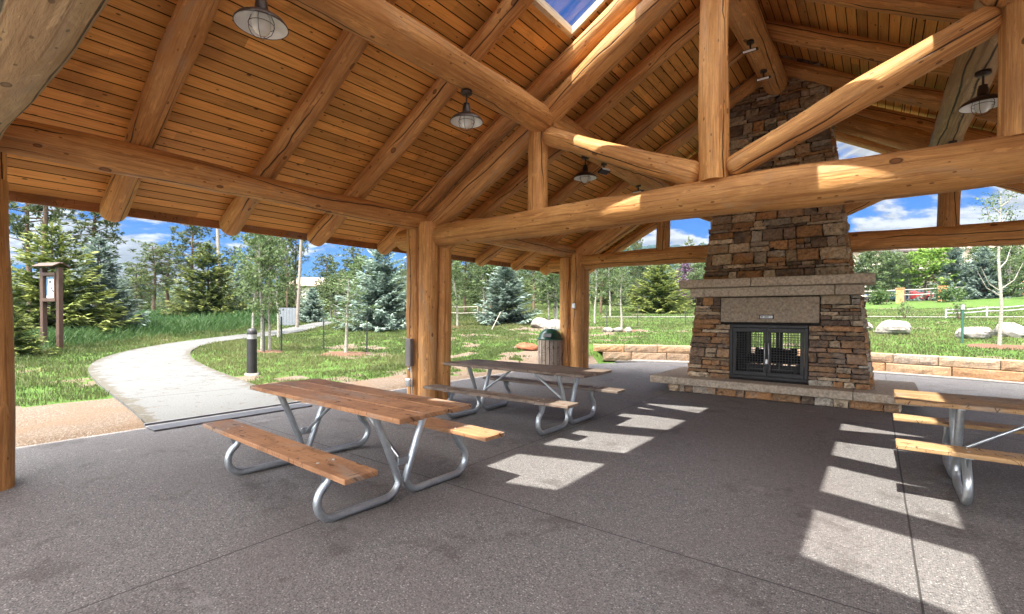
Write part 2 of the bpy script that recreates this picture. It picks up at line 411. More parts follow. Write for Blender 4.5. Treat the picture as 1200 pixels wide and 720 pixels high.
def m_floor():
    m,nt,b=mat('exposed_aggregate',.72,.35); g=G(nt); p=g.pos(); x,y,z=g.sep(p); q=g.comb(x,y,0.)
    vv=g.voro(q,88,dim='2D'); v2=g.voro(q,190,dim='2D')
    cc=g.sep(vv.outputs['Color'])
    peb=g.ramp(cc[0],[(0,(.052,.047,.049)),(.2,(.114,.105,.106)),(.45,(.174,.161,.159)),(.68,(.222,.207,.199)),(.82,(.185,.157,.142)),(.94,(.295,.28,.256)),(1,(.43,.415,.38))])
    sand=g.ramp(g.sep(v2.outputs['Color'])[1],[(0,(.086,.079,.081)),(.6,(.142,.132,.130)),(1,(.222,.209,.199))])
    inside=g.maprange(vv.outputs['Distance'],.33,.48,1,0)
    c=g.mix(inside,sand,peb)
    big=g.noise(q,.55,5,.6,.4,'2D'); st=g.noise(q,1.7,5,.65,.1,'2D')
    c=g.mix(g.maprange(big,.42,.70,0,.35),c,(.15,.125,.12))
    sp=g.noise(q,1.25,7,.72,.15,'2D'); sp2=g.noise(q,5.5,5,.7,0,'2D'); sp=g.math('ADD',sp,g.math('MULTIPLY',g.math('SUBTRACT',sp2,.5),.35)); c=g.mix(g.maprange(sp,.56,.70,0,.5),c,(.062,.05,.046)); drops=g.voro(q,2.3,dim='2D'); dsz=g.maprange(g.sep(drops.outputs['Color'])[0],.6,1,0,.10,False); c=g.mix(g.math('MULTIPLY',g.maprange(drops.outputs['Distance'],g.math('MULTIPLY',dsz,.5),dsz,1,0),.45),c,(.07,.058,.052))
    c=g.mix(g.maprange(st,.36,.25,0,.25),c,(.36,.34,.34))
    jx=None
    for (ax,val,slope) in((x,-3.19,0.),(x,.205,0.),(y,3.0,0.),(y,8.35,0.)):
        wob=g.math('MULTIPLY',g.noise(q,3.,2,.5,0,'2D'),.006)
        d=g.math('ABSOLUTE',g.math('SUBTRACT',g.math('ADD',ax,wob),val+.003))
        l=g.maprange(d,.004,.008,1,0); jx=l if jx is None else g.math('MAXIMUM',jx,l)
    c=g.mix(g.math('MULTIPLY',jx,.85),c,(.03,.026,.025))
    h=g.math('SUBTRACT',g.math('MULTIPLY',inside,.5),g.math('MULTIPLY',jx,1.5))
    g.out(b,c,g.bump(h,.45,.006)); return m
M['floor']=m_floor()
def m_path():
    m,nt,b=mat('broomed_concrete',.9,.2); g=G(nt); p=g.pos(); x,y,z=g.sep(p); q=g.comb(x,y,0.)
    u,v,_=g.sep(g.uv())
    n=g.noise(q,40,4,.6,0,'2D'); s=g.noise(q,1.1,5,.65,.5,'2D'); e=g.noise(q,4,5,.7,.3,'2D')
    c=g.ramp(n,[(.3,(.084,.086,.088)),(.7,(.116,.118,.119))]); c=g.mix(g.maprange(s,.45,.75,0,.4),c,(.085,.084,.08))
    ed=g.maprange(g.math('ABSOLUTE',g.math('SUBTRACT',u,.5)),.36,.5,0,1)
    c=g.mix(g.math('MULTIPLY',g.maprange(g.math('ADD',e,g.math('MULTIPLY',ed,.25)),.58,.70,0,.75),1),c,(.062,.052,.036))
    crk=g.voro(g.vmath('ADD',q,g.vmath('MULTIPLY',g.comb(s,e,0.),(.5,.5,0))),.42,'DISTANCE_TO_EDGE','2D'); c=g.mix(g.maprange(crk.outputs['Distance'],.002,.006,.6,0),c,(.04,.036,.03))
    j=g.maprange(g.math('ABSOLUTE',g.math('SUBTRACT',g.math('FRACT',g.math('DIVIDE',v,1.9)),.5)),.490,.496,0,1)
    c=g.mix(g.math('MULTIPLY',j,.8),c,(.04,.037,.032))
    g.out(b,c,g.bump(g.math('SUBTRACT',g.math('MULTIPLY',n,.3),j),.3,.01)); return m
M['path']=m_path()
def m_ground():
    m,nt,b=mat('lawn_soil',.95,.1); g=G(nt); p=g.pos(); x,y,z=g.sep(p); q=g.comb(x,y,0.)
    dm=g.attr('tint'); dr=g.sep(dm)[0]
    n=g.noise(q,1.3,6,.65,.5,'2D'); f=g.noise(q,14,5,.65,0,'2D'); vv=g.voro(q,85,dim='2D')
    gr=g.ramp(f,[(.3,(.03,.066,.012)),(.55,(.058,.105,.022)),(.75,(.09,.13,.035))])
    dry=g.ramp(f,[(.3,(.09,.075,.036)),(.7,(.165,.135,.07))])
    gr=g.mix(g.maprange(n,.54,.72,0,.55),gr,dry)
    di=g.ramp(g.sep(vv.outputs['Color'])[0],[(0,(.085,.062,.047)),(.4,(.112,.084,.064)),(.8,(.135,.105,.083)),(1,(.20,.172,.147))])
    di=g.mix(g.maprange(n,.4,.7,0,.6),di,(.125,.083,.055))
    msk=g.maprange(g.math('ADD',dr,g.math('MULTIPLY',g.math('SUBTRACT',f,.5),.5)),.42,.58,0,1)
    c=g.mix(msk,gr,di)
    g.out(b,c,g.bump(f,.5,.04)); return m
M['ground']=m_ground()
def m_gravel():
    m,nt,b=mat('pink_gravel',.9,.2); g=G(nt); p=g.pos(); x,y,z=g.sep(p); q=g.comb(x,y,0.)
    vv=g.voro(q,24,dim='2D')
    c=g.ramp(g.sep(vv.outputs['Color'])[0],[(0,(.10,.08,.068)),(.4,(.18,.15,.13)),(.8,(.24,.205,.185)),(1,(.32,.30,.28))])
    g.out(b,c,g.bump(g.maprange(vv.outputs['Distance'],.2,.6,1,0),.7,.02)); return m
M['gravel']=m_gravel()

def m_leaf(name,a,bcol,trans=.35,var=.5,rough=.55):
    m,nt,b=mat(name,rough,.3); g=G(nt); t=g.attr('tint'); f=g.sep(t)[0]; r=g.rnd()
    n=g.noise(g.obj(),1.7,3)
    k=g.math('ADD',g.math('MULTIPLY',f,.75),g.math('MULTIPLY',n,.3))
    c=g.mix(g.maprange(k,.2,.85,0,1,False),a,bcol)
    tone=g.maprange(r,0,1,.85,1.15,False); c=g.mix(1,c,g.comb(tone,tone,tone),'MULTIPLY')
    g.out(b,c)
    tr=g.n('ShaderNodeBsdfTranslucent'); g.set(tr,0,c); mx=g.n('ShaderNodeMixShader'); mx.inputs[0].default_value=trans
    o=[x for x in nt.nodes if x.type=='OUTPUT_MATERIAL'][0]
    nt.links.new(b.outputs[0],mx.inputs[1]); nt.links.new(tr.outputs[0],mx.inputs[2]); nt.links.new(mx.outputs[0],o.inputs[0])
    return m
M['needle_blue']=m_leaf('blue_spruce_needles',(.08,.125,.10),(.25,.32,.275),.25)
M['needle_green']=m_leaf('green_spruce_needles',(.06,.10,.025),(.22,.245,.065),.25)
M['needle_dark']=m_leaf('pine_needles',(.045,.072,.025),(.15,.175,.06),.25)
M['leaf_aspen']=m_leaf('aspen_leaves',(.05,.085,.028),(.13,.18,.075),.4)
M['leaf_bright']=m_leaf('bright_leaves',(.075,.15,.02),(.21,.32,.06),.4)
M['leaf_purple']=m_leaf('purple_leaves',(.06,.03,.055),(.16,.10,.16),.3)
M['leaf_shrub']=m_leaf('shrub_leaves',(.025,.06,.015),(.09,.14,.04),.3)
M['grass']=m_leaf('grass_blades',(.034,.068,.016),(.115,.128,.046),.4,rough=.6)
M['grass_lush']=m_leaf('lush_grass_blades',(.03,.075,.02),(.085,.14,.045),.4,rough=.6)

# ------------------------------------------------------------------ terrain
WC=(-1.5,4.2)
def wall_y(x): return 16.9-.045*(x+1.5)**2
def T(x,y):
    x=np.asarray(x,float);y=np.asarray(y,float)
    dl=np.maximum(0,-7.6-x); z=.04*np.minimum(dl,30)
    yw=wall_y(np.clip(x,-7.65,11)); yy=np.minimum(y,66)
    zr=np.where(y>yw,.42+.055*(yy-yw),0.)
    s=np.clip((y-10)/6,0,1); s=s*s*(3-2*s)
    zl=s*.42+.055*np.maximum(0,yy-16)
    w=np.clip((x+8.4)/.75,0,1)
    return z+zl*(1-w)+zr*w
def T1(x,y): return float(T(x,y))

PL=[(-7.59,2.05),(-9.05,2.2),(-10.62,2.28),(-12.9,2.48),(-14.0,2.67),(-15.51,3.18),(-17.21,4.19),(-19.06,5.8),(-20.24,7.27),(-21.72,9.11),(-22.9,11.04),(-23.9,13.2),(-25.5,17)]
PR=[(-7.59,4.1),(-9.97,4.36),(-11.93,4.48),(-13.93,4.76),(-15.13,5.05),(-16.62,5.6),(-18.1,6.56),(-19.3,7.8),(-20.2,9.3),(-21.2,11.2),(-22.2,13.2),(-23.9,17)]
def resample(P,n):
    P=np.array(P); d=np.r_[0,np.cumsum(np.hypot(*np.diff(P,axis=0).T))]; t=np.linspace(0,d[-1],n)
    Q=np.c_[np.interp(t,d,P[:,0]),np.interp(t,d,P[:,1])]
    for _ in range(3): Q[1:-1]=(Q[:-2]+2*Q[1:-1]+Q[2:])/4
    return Q
RL,RR=resample(PL,60),resample(PR,60)
def on_path(x,y,marg=.0):
    """mask of points on the path"""
    res=np.zeros(len(x),bool); mid=(RL+RR)/2; hw=np.hypot(*(RL-RR).T)/2
    for i in range(len(mid)):
        res|=np.hypot(x-mid[i,0],y-mid[i,1])<hw[i]+marg
    return res
def slab_edge():
    pts=[(-7.58,-9),(-7.58,12.2),(-6.9,13.0)]
    for x in np.linspace(-5.9,10,24): pts.append((x,15.75-.045*(x+.9)**2))
    pts+= [(10,-9)]
    return pts
# soil/grass mask 1=dirt
def dirt(x,y):
    n=fbm(x*.55,y*.55,3); n2=fbm(x*1.7,y*1.7,9)
    d=np.zeros_like(x)
    # strip beside the slab, wide south of the path
    edge=np.where(y<3.2,-10.6,np.where(y<8,-9.6,-9.0))+(n-.47)*4.5
    d=np.where((x>edge)&(x>-13)&(y<13.4),1.,0.)
    # worn patches in the slope
    d=np.maximum(d,np.where((n2>.555)&(y>8)&(y<22)&(x<-7.6)&(x>-16),.85,0))
    d=np.maximum(d,np.where((n2>.63)&(n>.5),.55,0))
    return d

def build_ground():
    xs=np.unique(np.r_[np.linspace(-900,-60,16),np.linspace(-60,-34,14),np.arange(-34,20,.22),np.linspace(20,60,20),np.linspace(60,900,16)])
    ys=np.unique(np.r_[np.linspace(-900,-20,16),np.linspace(-20,-3,10),np.arange(-3,30,.22),np.linspace(30,64,34),np.linspace(64,900,16)])
    X,Y=np.meshgrid(xs,ys); Z=T(X,Y)
    sl=(X>-7.75)&(X<10.2)&(Y<wall_y(np.clip(X,-7.65,11))+.33)
    Z=np.where(sl,-.16,Z)+np.where(sl,0,(fbm(X*1.3,Y*1.3,5)-.47)*.05*np.clip((-7.7-X)/2+np.clip((Y-15)/2,0,1),0,1))
    V=np.c_[X.ravel(),Y.ravel(),Z.ravel()]; nx,ny=len(xs),len(ys)
    i=np.arange(ny-1)[:,None]*nx+np.arange(nx-1)[None,:]; F=np.stack([i,i+1,i+nx+1,i+nx],-1).reshape(-1,4)
    # keep the ground out of the footprint of the path
    c=V[F].mean(1); dm=dirt(c[:,0],c[:,1])
    o=raw_mesh('ground',V,F,M['ground'],tint=np.c_[dm,dm,dm],smooth=True); return struct(o)
build_ground()

# slab (floor) with thickness
def sheet(name,pts,z,thick,m,uv=False):
    mb=MB(); n=len(pts)
    top=[(x,y,z) for x,y in pts]; bot=[(x,y,z-thick) for x,y in pts]
    ar=sum(pts[i][0]*pts[(i+1)%n][1]-pts[(i+1)%n][0]*pts[i][1] for i in range(n))
    f=list(range(n)) if ar>0 else list(range(n))[::-1]
    mb.add(top,[tuple(f)]); 
    for i in range(n):
        j=(i+1)%n; q=(i,j,n+j,n+i); mb.add([top[i],top[j],bot[j],bot[i]],[(0,3,2,1)] if ar>0 else [(0,1,2,3)])
    return mb.build(name,m)
struct(sheet('floor_slab',slab_edge(),0,.14,M['floor']))
# gravel strip with pale kerb between slab and retaining wall
def band(name,x0,x1,f0,f1,z,thick,m,n=40):
    pts=[(x,f0(x)) for x in np.linspace(x0,x1,n)]+[(x,f1(x)) for x in np.linspace(x1,x0,n)]
    return sheet(name,pts,z,thick,m)
se=lambda x:15.75-.045*(x+.9)**2
struct(band('gravel_strip',-6.6,10,lambda x:se(x)+.18,lambda x:wall_y(x)+.05,-.03,.1,M['gravel']))
struct(band('kerb',-6.7,10,lambda x:se(x)+.003,lambda x:se(x)+.17,.012,.15,M['concrete']))
# path
def build_path():
    V=[];F=[];UV=[]; n=len(RL); k=6; d=0; mb=MB()
    prev=None
    for i in range(n):
        row=[]
        for j in range(k+1):
            t=j/k; p=RL[i]*(1-t)+RR[i]*t; row.append((p[0],p[1],T1(p[0],p[1])+.035))
        V+=row
    m0=(RL+RR)/2; L=np.r_[0,np.cumsum(np.hypot(*np.diff(m0,axis=0).T))]
    fs=[];uv=[]
    for i in range(n-1):
        for j in range(k):
            a=i*(k+1)+j; fs.append((a,a+k+1,a+k+2,a+1))
            uv.append([(j/k,L[i]),(j/k,L[i+1]),((j+1)/k,L[i+1]),((j+1)/k,L[i])])
    mb.add(V,fs,uv,smooth=True)
    for side in (0,k):
        for i in range(n-1):
            a,b=V[i*(k+1)+side],V[(i+1)*(k+1)+side]
            q=[a,b,(b[0],b[1],b[2]-.12),(a[0],a[1],a[2]-.12)]
            mb.add(q,[(0,1,2,3)] if side==0 else [(3,2,1,0)],[[(.5,L[i])]*4])
    return mb.build('path',M['path'])
struct(build_path())
mb=MB(); mb.box((-7.42,3.08,.012),(.40,2.12,.02),bev=.006); mb.box((-7.61,3.08,.03),(.05,2.12,.035))
struct(mb.build('path_threshold',M['rubber']))

# ------------------------------------------------------------------ pavilion
CX=-1.46; EX=-6.1; RX=2*CX-EX; P=.555
YB=[.34,5.625,10.62]
Y0,Y1=-3.3,13.3
zr=lambda x: 3.44+P*(min(x,2*CX-x)-EX)      # rafter centre line
zp=lambda x: 3.10+.56*(min(x,2*CX-x)-(-5.85)) # principal centre line
pav=thing('pavilion','open log pavilion with board ceiling and skylights over the picnic tables','pavilion',(CX,5.6,0))
PO=Vector((CX,5.6,0))
def log(name,p0,p1,r0,r1=None,material=None,seed=0,round0=0.,round1=0.,lump=.012,seg=22,parent=None,bend=0.):
    parent=parent or pav
    r1=r1 or r0; p0=Vector(p0);p1=Vector(p1); d=p1-p0; L=d.length; n=max(6,int(L/.16)); g=random.Random(seed*7919+13)
    ph=[g.uniform(0,6.28) for _ in range(8)]
    vs=[];fs=[];uv=[];rad=[]
    zs=[L*i/n for i in range(n+1)]
    if round1: zs=[z for z in zs if z<L-round1*1.02]+[L-round1*q for q in(1,.75,.5,.28,.12,.03,0)]
    if round0: zs=[round0*q for q in(0,.03,.12,.28,.5,.75,1)]+[z for z in zs if z>round0*1.02]
    knots=[(g.uniform(0,L),g.uniform(0,6.28),g.uniform(.3,1)) for _ in range(int(L*1.1))]
    for z in zs:
        t=z/L; r=r0*(1-t)+r1*t; sc=1.
        if round1 and z>L-round1: q=(z-(L-round1))/round1; sc=math.sqrt(max(0,1-(q*.93)**2.6))
        if round0 and z<round0: q=(round0-z)/round0; sc=math.sqrt(max(0,1-(q*.93)**2.6))
        bx=bend*math.sin(t*math.pi)+.012*math.sin(z*1.3+ph[6]); by=.012*math.sin(z*1.1+ph[7])
        for k in range(seg):
            a=2*math.pi*k/seg
            q=lump*(math.sin(2*a+ph[0]+z*.9)*.5+math.sin(3*a+ph[1]-z*1.7)*.4+math.sin(5*a+ph[2]+z*3.1)*.25+math.sin(z*2.3+ph[3])*.6+math.sin(z*5.7+ph[4]+2*a)*.25)
            for kz,ka,kh in knots:
                dz=(z-kz)/.13
                if abs(dz)<2:
                    da=((a-ka+math.pi)%(2*math.pi)-math.pi)/.38
                    q+=.013*kh*math.exp(-dz*dz-da*da)
            rr=(r+q)*sc; vs.append((rr*math.cos(a)+bx,rr*math.sin(a)+by,z))
    N=len(zs)
    for i in range(N-1):
        for k in range(seg):
            k2=(k+1)%seg; fs.append((i*seg+k,i*seg+k2,(i+1)*seg+k2,(i+1)*seg+k))
            c=6.283*r0; uv.append([(k/seg*c,zs[i]),((k+1)/seg*c,zs[i]),((k+1)/seg*c,zs[i+1]),(k/seg*c,zs[i+1])])
    mb=MB(); mb.add(vs,fs,uv,0,(1,1,1),True)
    for base,rev in((0,True),((N-1)*seg,False)):
        o=[vs[base+k] for k in range(seg)]; f=list(range(seg)); w=[(q[0],q[1]*.15) for q in o]
        mb.add(o,[tuple(f[::-1] if rev else f)],[w[::-1] if rev else w],0)
    o=mb.build(name,material or M['log'],parent)
    o.rotation_mode='QUATERNION'
    q=d.to_track_quat('Z','Y')@Quaternion((0,0,1),g.uniform(0,6.28))
    o.rotation_quaternion=q; o.location=p0-PO
    return o
sd=0
def S():
    global sd; sd+=1; return sd
# posts: clusters of four logs
for side,xc in((-1,EX),(1,RX)):
    for y in YB:
        for dx in(-1,1):
            for dy in(-1,1):
                inner=(dx*-side>0)
                top=3.02 if (inner and dy<0) else (2.62 if inner else 2.93)
                wob=rng.uniform(-.012,.012)
                log('post',(xc+dx*.152,y+dy*.152,0.0),(xc+dx*.152+wob,y+dy*.152,top),.165,.152,seed=S(),lump=.007,material=M['log_pale'] if False else M['log'])
# eave beams, purlins, ridge beam
for xc in(EX,RX):
    sgn=-1 if xc==EX else 1
    for a,b in((Y0+.3,YB[0]),(YB[0],YB[1]),(YB[1],YB[2]),(YB[2],YB[2]+.55)):
        log('eave_beam',(xc+sgn*.03,a+.02,3.07),(xc+sgn*.03,b-.02,3.07),.165,.15,seed=S(),lump=.012,round1=.1 if b>YB[2] else 0)
for xc in(-3.76,2*CX+3.76):
    pale=xc>0
    for a,b in((Y0+.3,YB[0]),(YB[0],YB[1]),(YB[1],YB[2]+.3)):
        log('purlin',(xc,a,4.24),(xc,b-.05,4.24),.195,.185,seed=S(),lump=.012,material=M['log_pale'] if (pale and b>YB[1]) else None)  # far right purlin: paler wood paints in the sky light on it
for a,b in((Y0+.3,YB[0]),(YB[0],YB[1]),(YB[1],9.85)):
    log('ridge_beam',(CX-.03,a,5.66),(CX-.03,b-.02,5.66),.205,.19,seed=S(),round1=.2 if b==9.85 else 0)
# rafters
RY=[-3.0,-1.4,.33,1.65,2.98,4.33,5.625,7.0,8.4,9.75,11.1,12.1,13.08]
for i,y in enumerate(RY):
    for sgn in(-1,1):
        tx=-7.44
        xa,xb=(tx,CX-.02) if sgn<0 else (2*CX-tx,CX+.02)
        jy=rng.uniform(-.03,.03)
        log('rafter',(xa,y+jy,3.44+P*(tx-EX)),(xb,y,3.44+P*(CX-EX)-.02),.138,.130,seed=S(),round0=.12,lump=.011)
# trusses
for ti,y in enumerate(YB):
    near=(ti==0)
    bm=M['log_pale'] if near else M['log']
    for sgn in(-1,1):
        mir=lambda x: x if sgn<0 else 2*CX-x
        log('top_chord',(mir(-6.0),y,zp(-6.0)),(mir(CX+.08) if False else mir(CX-.02),y,zp(CX)),.172,.165,None,S(),lump=.016)
    xl,xr=-6.86,2*CX+6.86
    if ti<2:
        log('bottom_chord',(xl,y,2.82),(xr,y,2.80),.19,.215,bm if near else None,S(),round0=.12,round1=.12,lump=.012)
        log('king_post',(CX-.0,y,3.0),(CX-.0,y,5.62),.160,.155,None,S(),lump=.008)
    else:
        log('bottom_chord',(xl,y,2.82),(-2.45,y,2.82),.18,.18,None,S(),round0=.12)
        log('bottom_chord',(-.60,y,2.82),(xr,y,2.82),.18,.18,None,S(),round1=.12)
    for sgn in(-1,1):
        mir=lambda x: x if sgn<0 else 2*CX-x
        q=mir(-3.84)
        log('queen_post',(q,y,2.96),(q,y,4.15),.145,.14,None,S(),lump=.006)
        log('web_strut',(mir(-1.62),y-.01,2.98+.1),(mir(-3.70),y-.01,4.02),.140,.132,None,S(),round1=.13,round0=.08,lump=.014)

# ceiling boards and roof with skylight strips
SKY=(-3.28,-2.31); SY=(.36,5.55)
EAVE=-7.55
zd=lambda x: 3.635+P*(x-EX)   # underside of the boards, left slope
ct=math.cos(math.atan(P))
def slope_pieces():
    return [((EAVE,SKY[0]),(Y0,Y1)),((SKY[0],SKY[1]),(Y0,SY[0])),((SKY[0],SKY[1]),(SY[1],Y1)),((SKY[1],CX),(Y0,Y1))]
mb=MB(); mr=MB()
for sgn in(-1,1):
    fx=(lambda x:x) if sgn<0 else (lambda x:2*CX-x)
    for (xa,xb),(ya,yb) in slope_pieces():
        s0=(xa-EAVE)/ct; s1=(xb-EAVE)/ct; bw=.133
        cuts=[s0]+[k*bw for k in range(int(s0/bw)+1,int(s1/bw)+2) if s0+.012<k*bw<s1-.012]+[s1]
        for a,b in zip(cuts[:-1],cuts[1:]):
            pa,pb=EAVE+(a+.0062)*ct,EAVE+(b-.0062)*ct
            za,zb=zd(pa),zd(pb)
            off=37. if sgn>0 else 0.
            vs=[(fx(pa),ya,za),(fx(pb),ya,zb),(fx(pb),yb,zb),(fx(pa),yb,za)]
            f=(0,3,2,1) if sgn<0 else (0,1,2,3)
            uvq=[(a+.0062+off*bw*100,ya),(b-.0062+off*bw*100,ya),(b-.0062+off*bw*100,yb),(a+.0062+off*bw*100,yb)]
            mb.add(vs,[f],[[uvq[k] for k in f]],0)
            # groove walls
            for e,ex in((pa,-1),(pb,1)):
                w=[(fx(e),ya,zd(e)),(fx(e),yb,zd(e)),(fx(e),yb,zd(e)+.016),(fx(e),ya,zd(e)+.016)]
                mb.add(w,[(0,1,2,3)],None,1)
        # back of the boards / closing sheet above grooves
        vs=[(fx(xa),ya,zd(xa)+.016),(fx(xb),ya,zd(xb)+.016),(fx(xb),yb,zd(xb)+.016),(fx(xa),yb,zd(xa)+.016)]
        mb.add(vs,[(0,1,2,3)],None,1)
        pass
    ra,rb_,sa,sb=SKY[0]-.22,SKY[1]+.10,SY[0]-.3,SY[1]+.42
    for (xa,xb),(ya,yb) in [((EAVE-.06,ra),(Y0,Y1)),((ra,rb_),(Y0,sa)),((ra,rb_),(sb,Y1)),((rb_,CX),(Y0,Y1))]:
        q=[(fx(x),yy,zd(x)+dz) for dz in(.022,.20) for x,yy in((xa,ya),(xb,ya),(xb,yb),(xa,yb))]
        mr.add(q,[(3,2,1,0),(4,5,6,7),(0,1,5,4),(1,2,6,5),(2,3,7,6),(3,0,4,7)])
mb.build('ceiling_boards',[M['deck'],M['groove']],pav,-PO)
mr.build('roof',M['roofing'],pav,-PO)
for sgn in(-1,1):
    fx=(lambda x:x) if sgn<0 else (lambda x:2*CX-x)
    xx=fx(EAVE-.022); z=zd(EAVE)
    f=MB(); f.box((xx,(Y0+Y1)/2,z+.05),(.042,Y1-Y0,.31)); f.build('fascia_board',M['trim'],pav,-PO)
    for yy in(Y0-.02,Y1+.02):
        f=MB(); xs=[EAVE,CX]; 
        vs=[(fx(x),yy+dy,zd(x)+dz) for dy in(-.018,.018) for x in xs for dz in(-.14,.22)]
        f.add(vs,[(0,1,3,2),(4,6,7,5),(0,2,6,4),(1,5,7,3),(0,4,5,1),(2,3,7,6)],[[(0,0),(.3,0),(.3,6),(0,6)]]*6)
        f.build('barge_board',M['trim'],pav,-PO)
    # skylights: one between each pair of rafters
    RYs=[.33,1.65,2.98,4.33,5.625]
    for a,b in zip(RYs[:-1],RYs[1:]):
        a+=.12;b-=.12
        a=max(a,SY[0]+.04); b=min(b,SY[1]-.04)
        fm=MB(); t=.045
        def bar(x0,x1,y0,y1,lo=-.014,hi=.085):
            q=[(fx(x),yy,zd(x)+dz) for dz in(lo,hi) for x,yy in((x0,y0),(x1,y0),(x1,y1),(x0,y1))]
            fm.add(q,[(3,2,1,0),(4,5,6,7),(0,1,5,4),(1,2,6,5),(2,3,7,6),(3,0,4,7)],[[(0,0),(.1,0),(.1,1),(0,1)]]*6)
        ya_=SY[0]-.002 if a<.6 else a-t; yb_=SY[1]+.002 if b>5 else b+t
        bar(SKY[0]-.002,SKY[0]+t,ya_,yb_); bar(SKY[1]-t,SKY[1]+.002,ya_,yb_); bar(SKY[0]+t,SKY[1]-t,a-t if a>.6 else SY[0]-.002,a); bar(SKY[0]+t,SKY[1]-t,b,b+t if b<5 else SY[1]+.002)
        s=fm.build('skylight',M['curb'],pav,-PO)
        pm=MB(); x0,x1=SKY[0]+t-.01,SKY[1]-t+.01
        q=[(fx(x),yy,zd(x)+dz) for dz in(.055,.063) for x,yy in((x0,a-.01),(x1,a-.01),(x1,b+.01),(x0,b+.01))]
        pm.add(q,[(3,2,1,0),(4,5,6,7),(0,1,5,4),(1,2,6,5),(2,3,7,6),(3,0,4,7)])
        p=pm.build('pane',M['pane'],s)
        # roof blocking above each rafter between the skylights
    for yy in (RYs[1],RYs[2],RYs[3]):
        fm=MB(); q=[(fx(x),y2,zd(x)+dz) for dz in(.0,.1) for x,y2 in((SKY[0],yy-.165),(SKY[1],yy-.165),(SKY[1],yy+.165),(SKY[0],yy+.165))]
        fm.add(q,[(3,2,1,0),(4,5,6,7),(0,1,5,4),(1,2,6,5),(2,3,7,6),(3,0,4,7)],[[(0,0),(.3,0),(.3,1),(0,1)]]*6); fm.build('skylight_divider',M['tan_plank'],pav,-PO)

# ------------------------------------------------------------------ fireplace
FC=-1.52; FY0,FY1=9.7,11.05
def hw(z):
    if z<1.9: return 1.47-(z-.29)*.105
    return 1.19-(z-2.1)*.125
def fyy(z): return FY0+(z-.29)*.012, FY1-(z-.29)*.03
fp=thing('stone_fireplace','tall tapering rubble stone fireplace with chimney rising through the ridge','fireplace',(FC,10.2,0))
FO=Vector((FC,10.2,0))
OPX=(-2.2,-.93); OPZ=(.335,1.33)
cols=[(.36,.26,.165),(.27,.17,.10),(.19,.13,.09),(.34,.185,.085),(.47,.375,.265),(.40,.31,.21),(.16,.115,.085),(.36,.20,.10),(.36,.32,.265),(.22,.15,.105),(.33,.17,.075),(.28,.175,.10),(.31,.25,.19),(.46,.37,.26),(.18,.13,.095)]
def stone_quad(mb,P0,P1,P2,P3,nrm,depth,col,g,pad=.005):
    """P0..P3 corners on the face (ccw seen from outside); pillow-faced block proud of the core"""
    P=[Vector(p) for p in(P0,P1,P2,P3)]; c=sum(P,Vector())/4; n=Vector(nrm).normalized()
    def lerp(u,v): return (P[0]*(1-u)*(1-v)+P[1]*u*(1-v)+P[2]*u*v+P[3]*(1-u)*v)
    w=(P[1]-P[0]).length;h=(P[3]-P[0]).length
    if w<.04 or h<.03: return
    nu=max(2,min(9,int(w/.07)+1)); nv=max(2,min(5,int(h/.06)+1))
    pu,pv=pad/w,pad/h; vs=[];fs=[]
    tl=(g.uniform(-.012,.012),g.uniform(-.012,.012))
    us=[0,.04]+[i/nu for i in range(1,nu)]+[.96,1]; vv=[0,.07]+[i/nv for i in range(1,nv)]+[.93,1]
    for j,v in enumerate(vv):
        for i,u in enumerate(us):
            e=(i in(0,len(us)-1)) or (j in(0,len(vv)-1))
            uu=pu+(1-2*pu)*u+(g.uniform(-.013,.011)/w if e else 0); v_=pv+(1-2*pv)*v+(g.uniform(-.012,.010)/h if e else 0)
            d=-.012 if e else depth+tl[0]*(u-.5)*2+tl[1]*(v-.5)*2+g.uniform(-.012,.012)
            vs.append(lerp(uu,v_)+n*d)
    W=len(us)
    for j in range(len(vv)-1):
        for i in range(W-1):
            a=j*W+i; fs.append((a,a+1,a+W+1,a+W))
    mb.add(vs,fs,None,0,col,False)
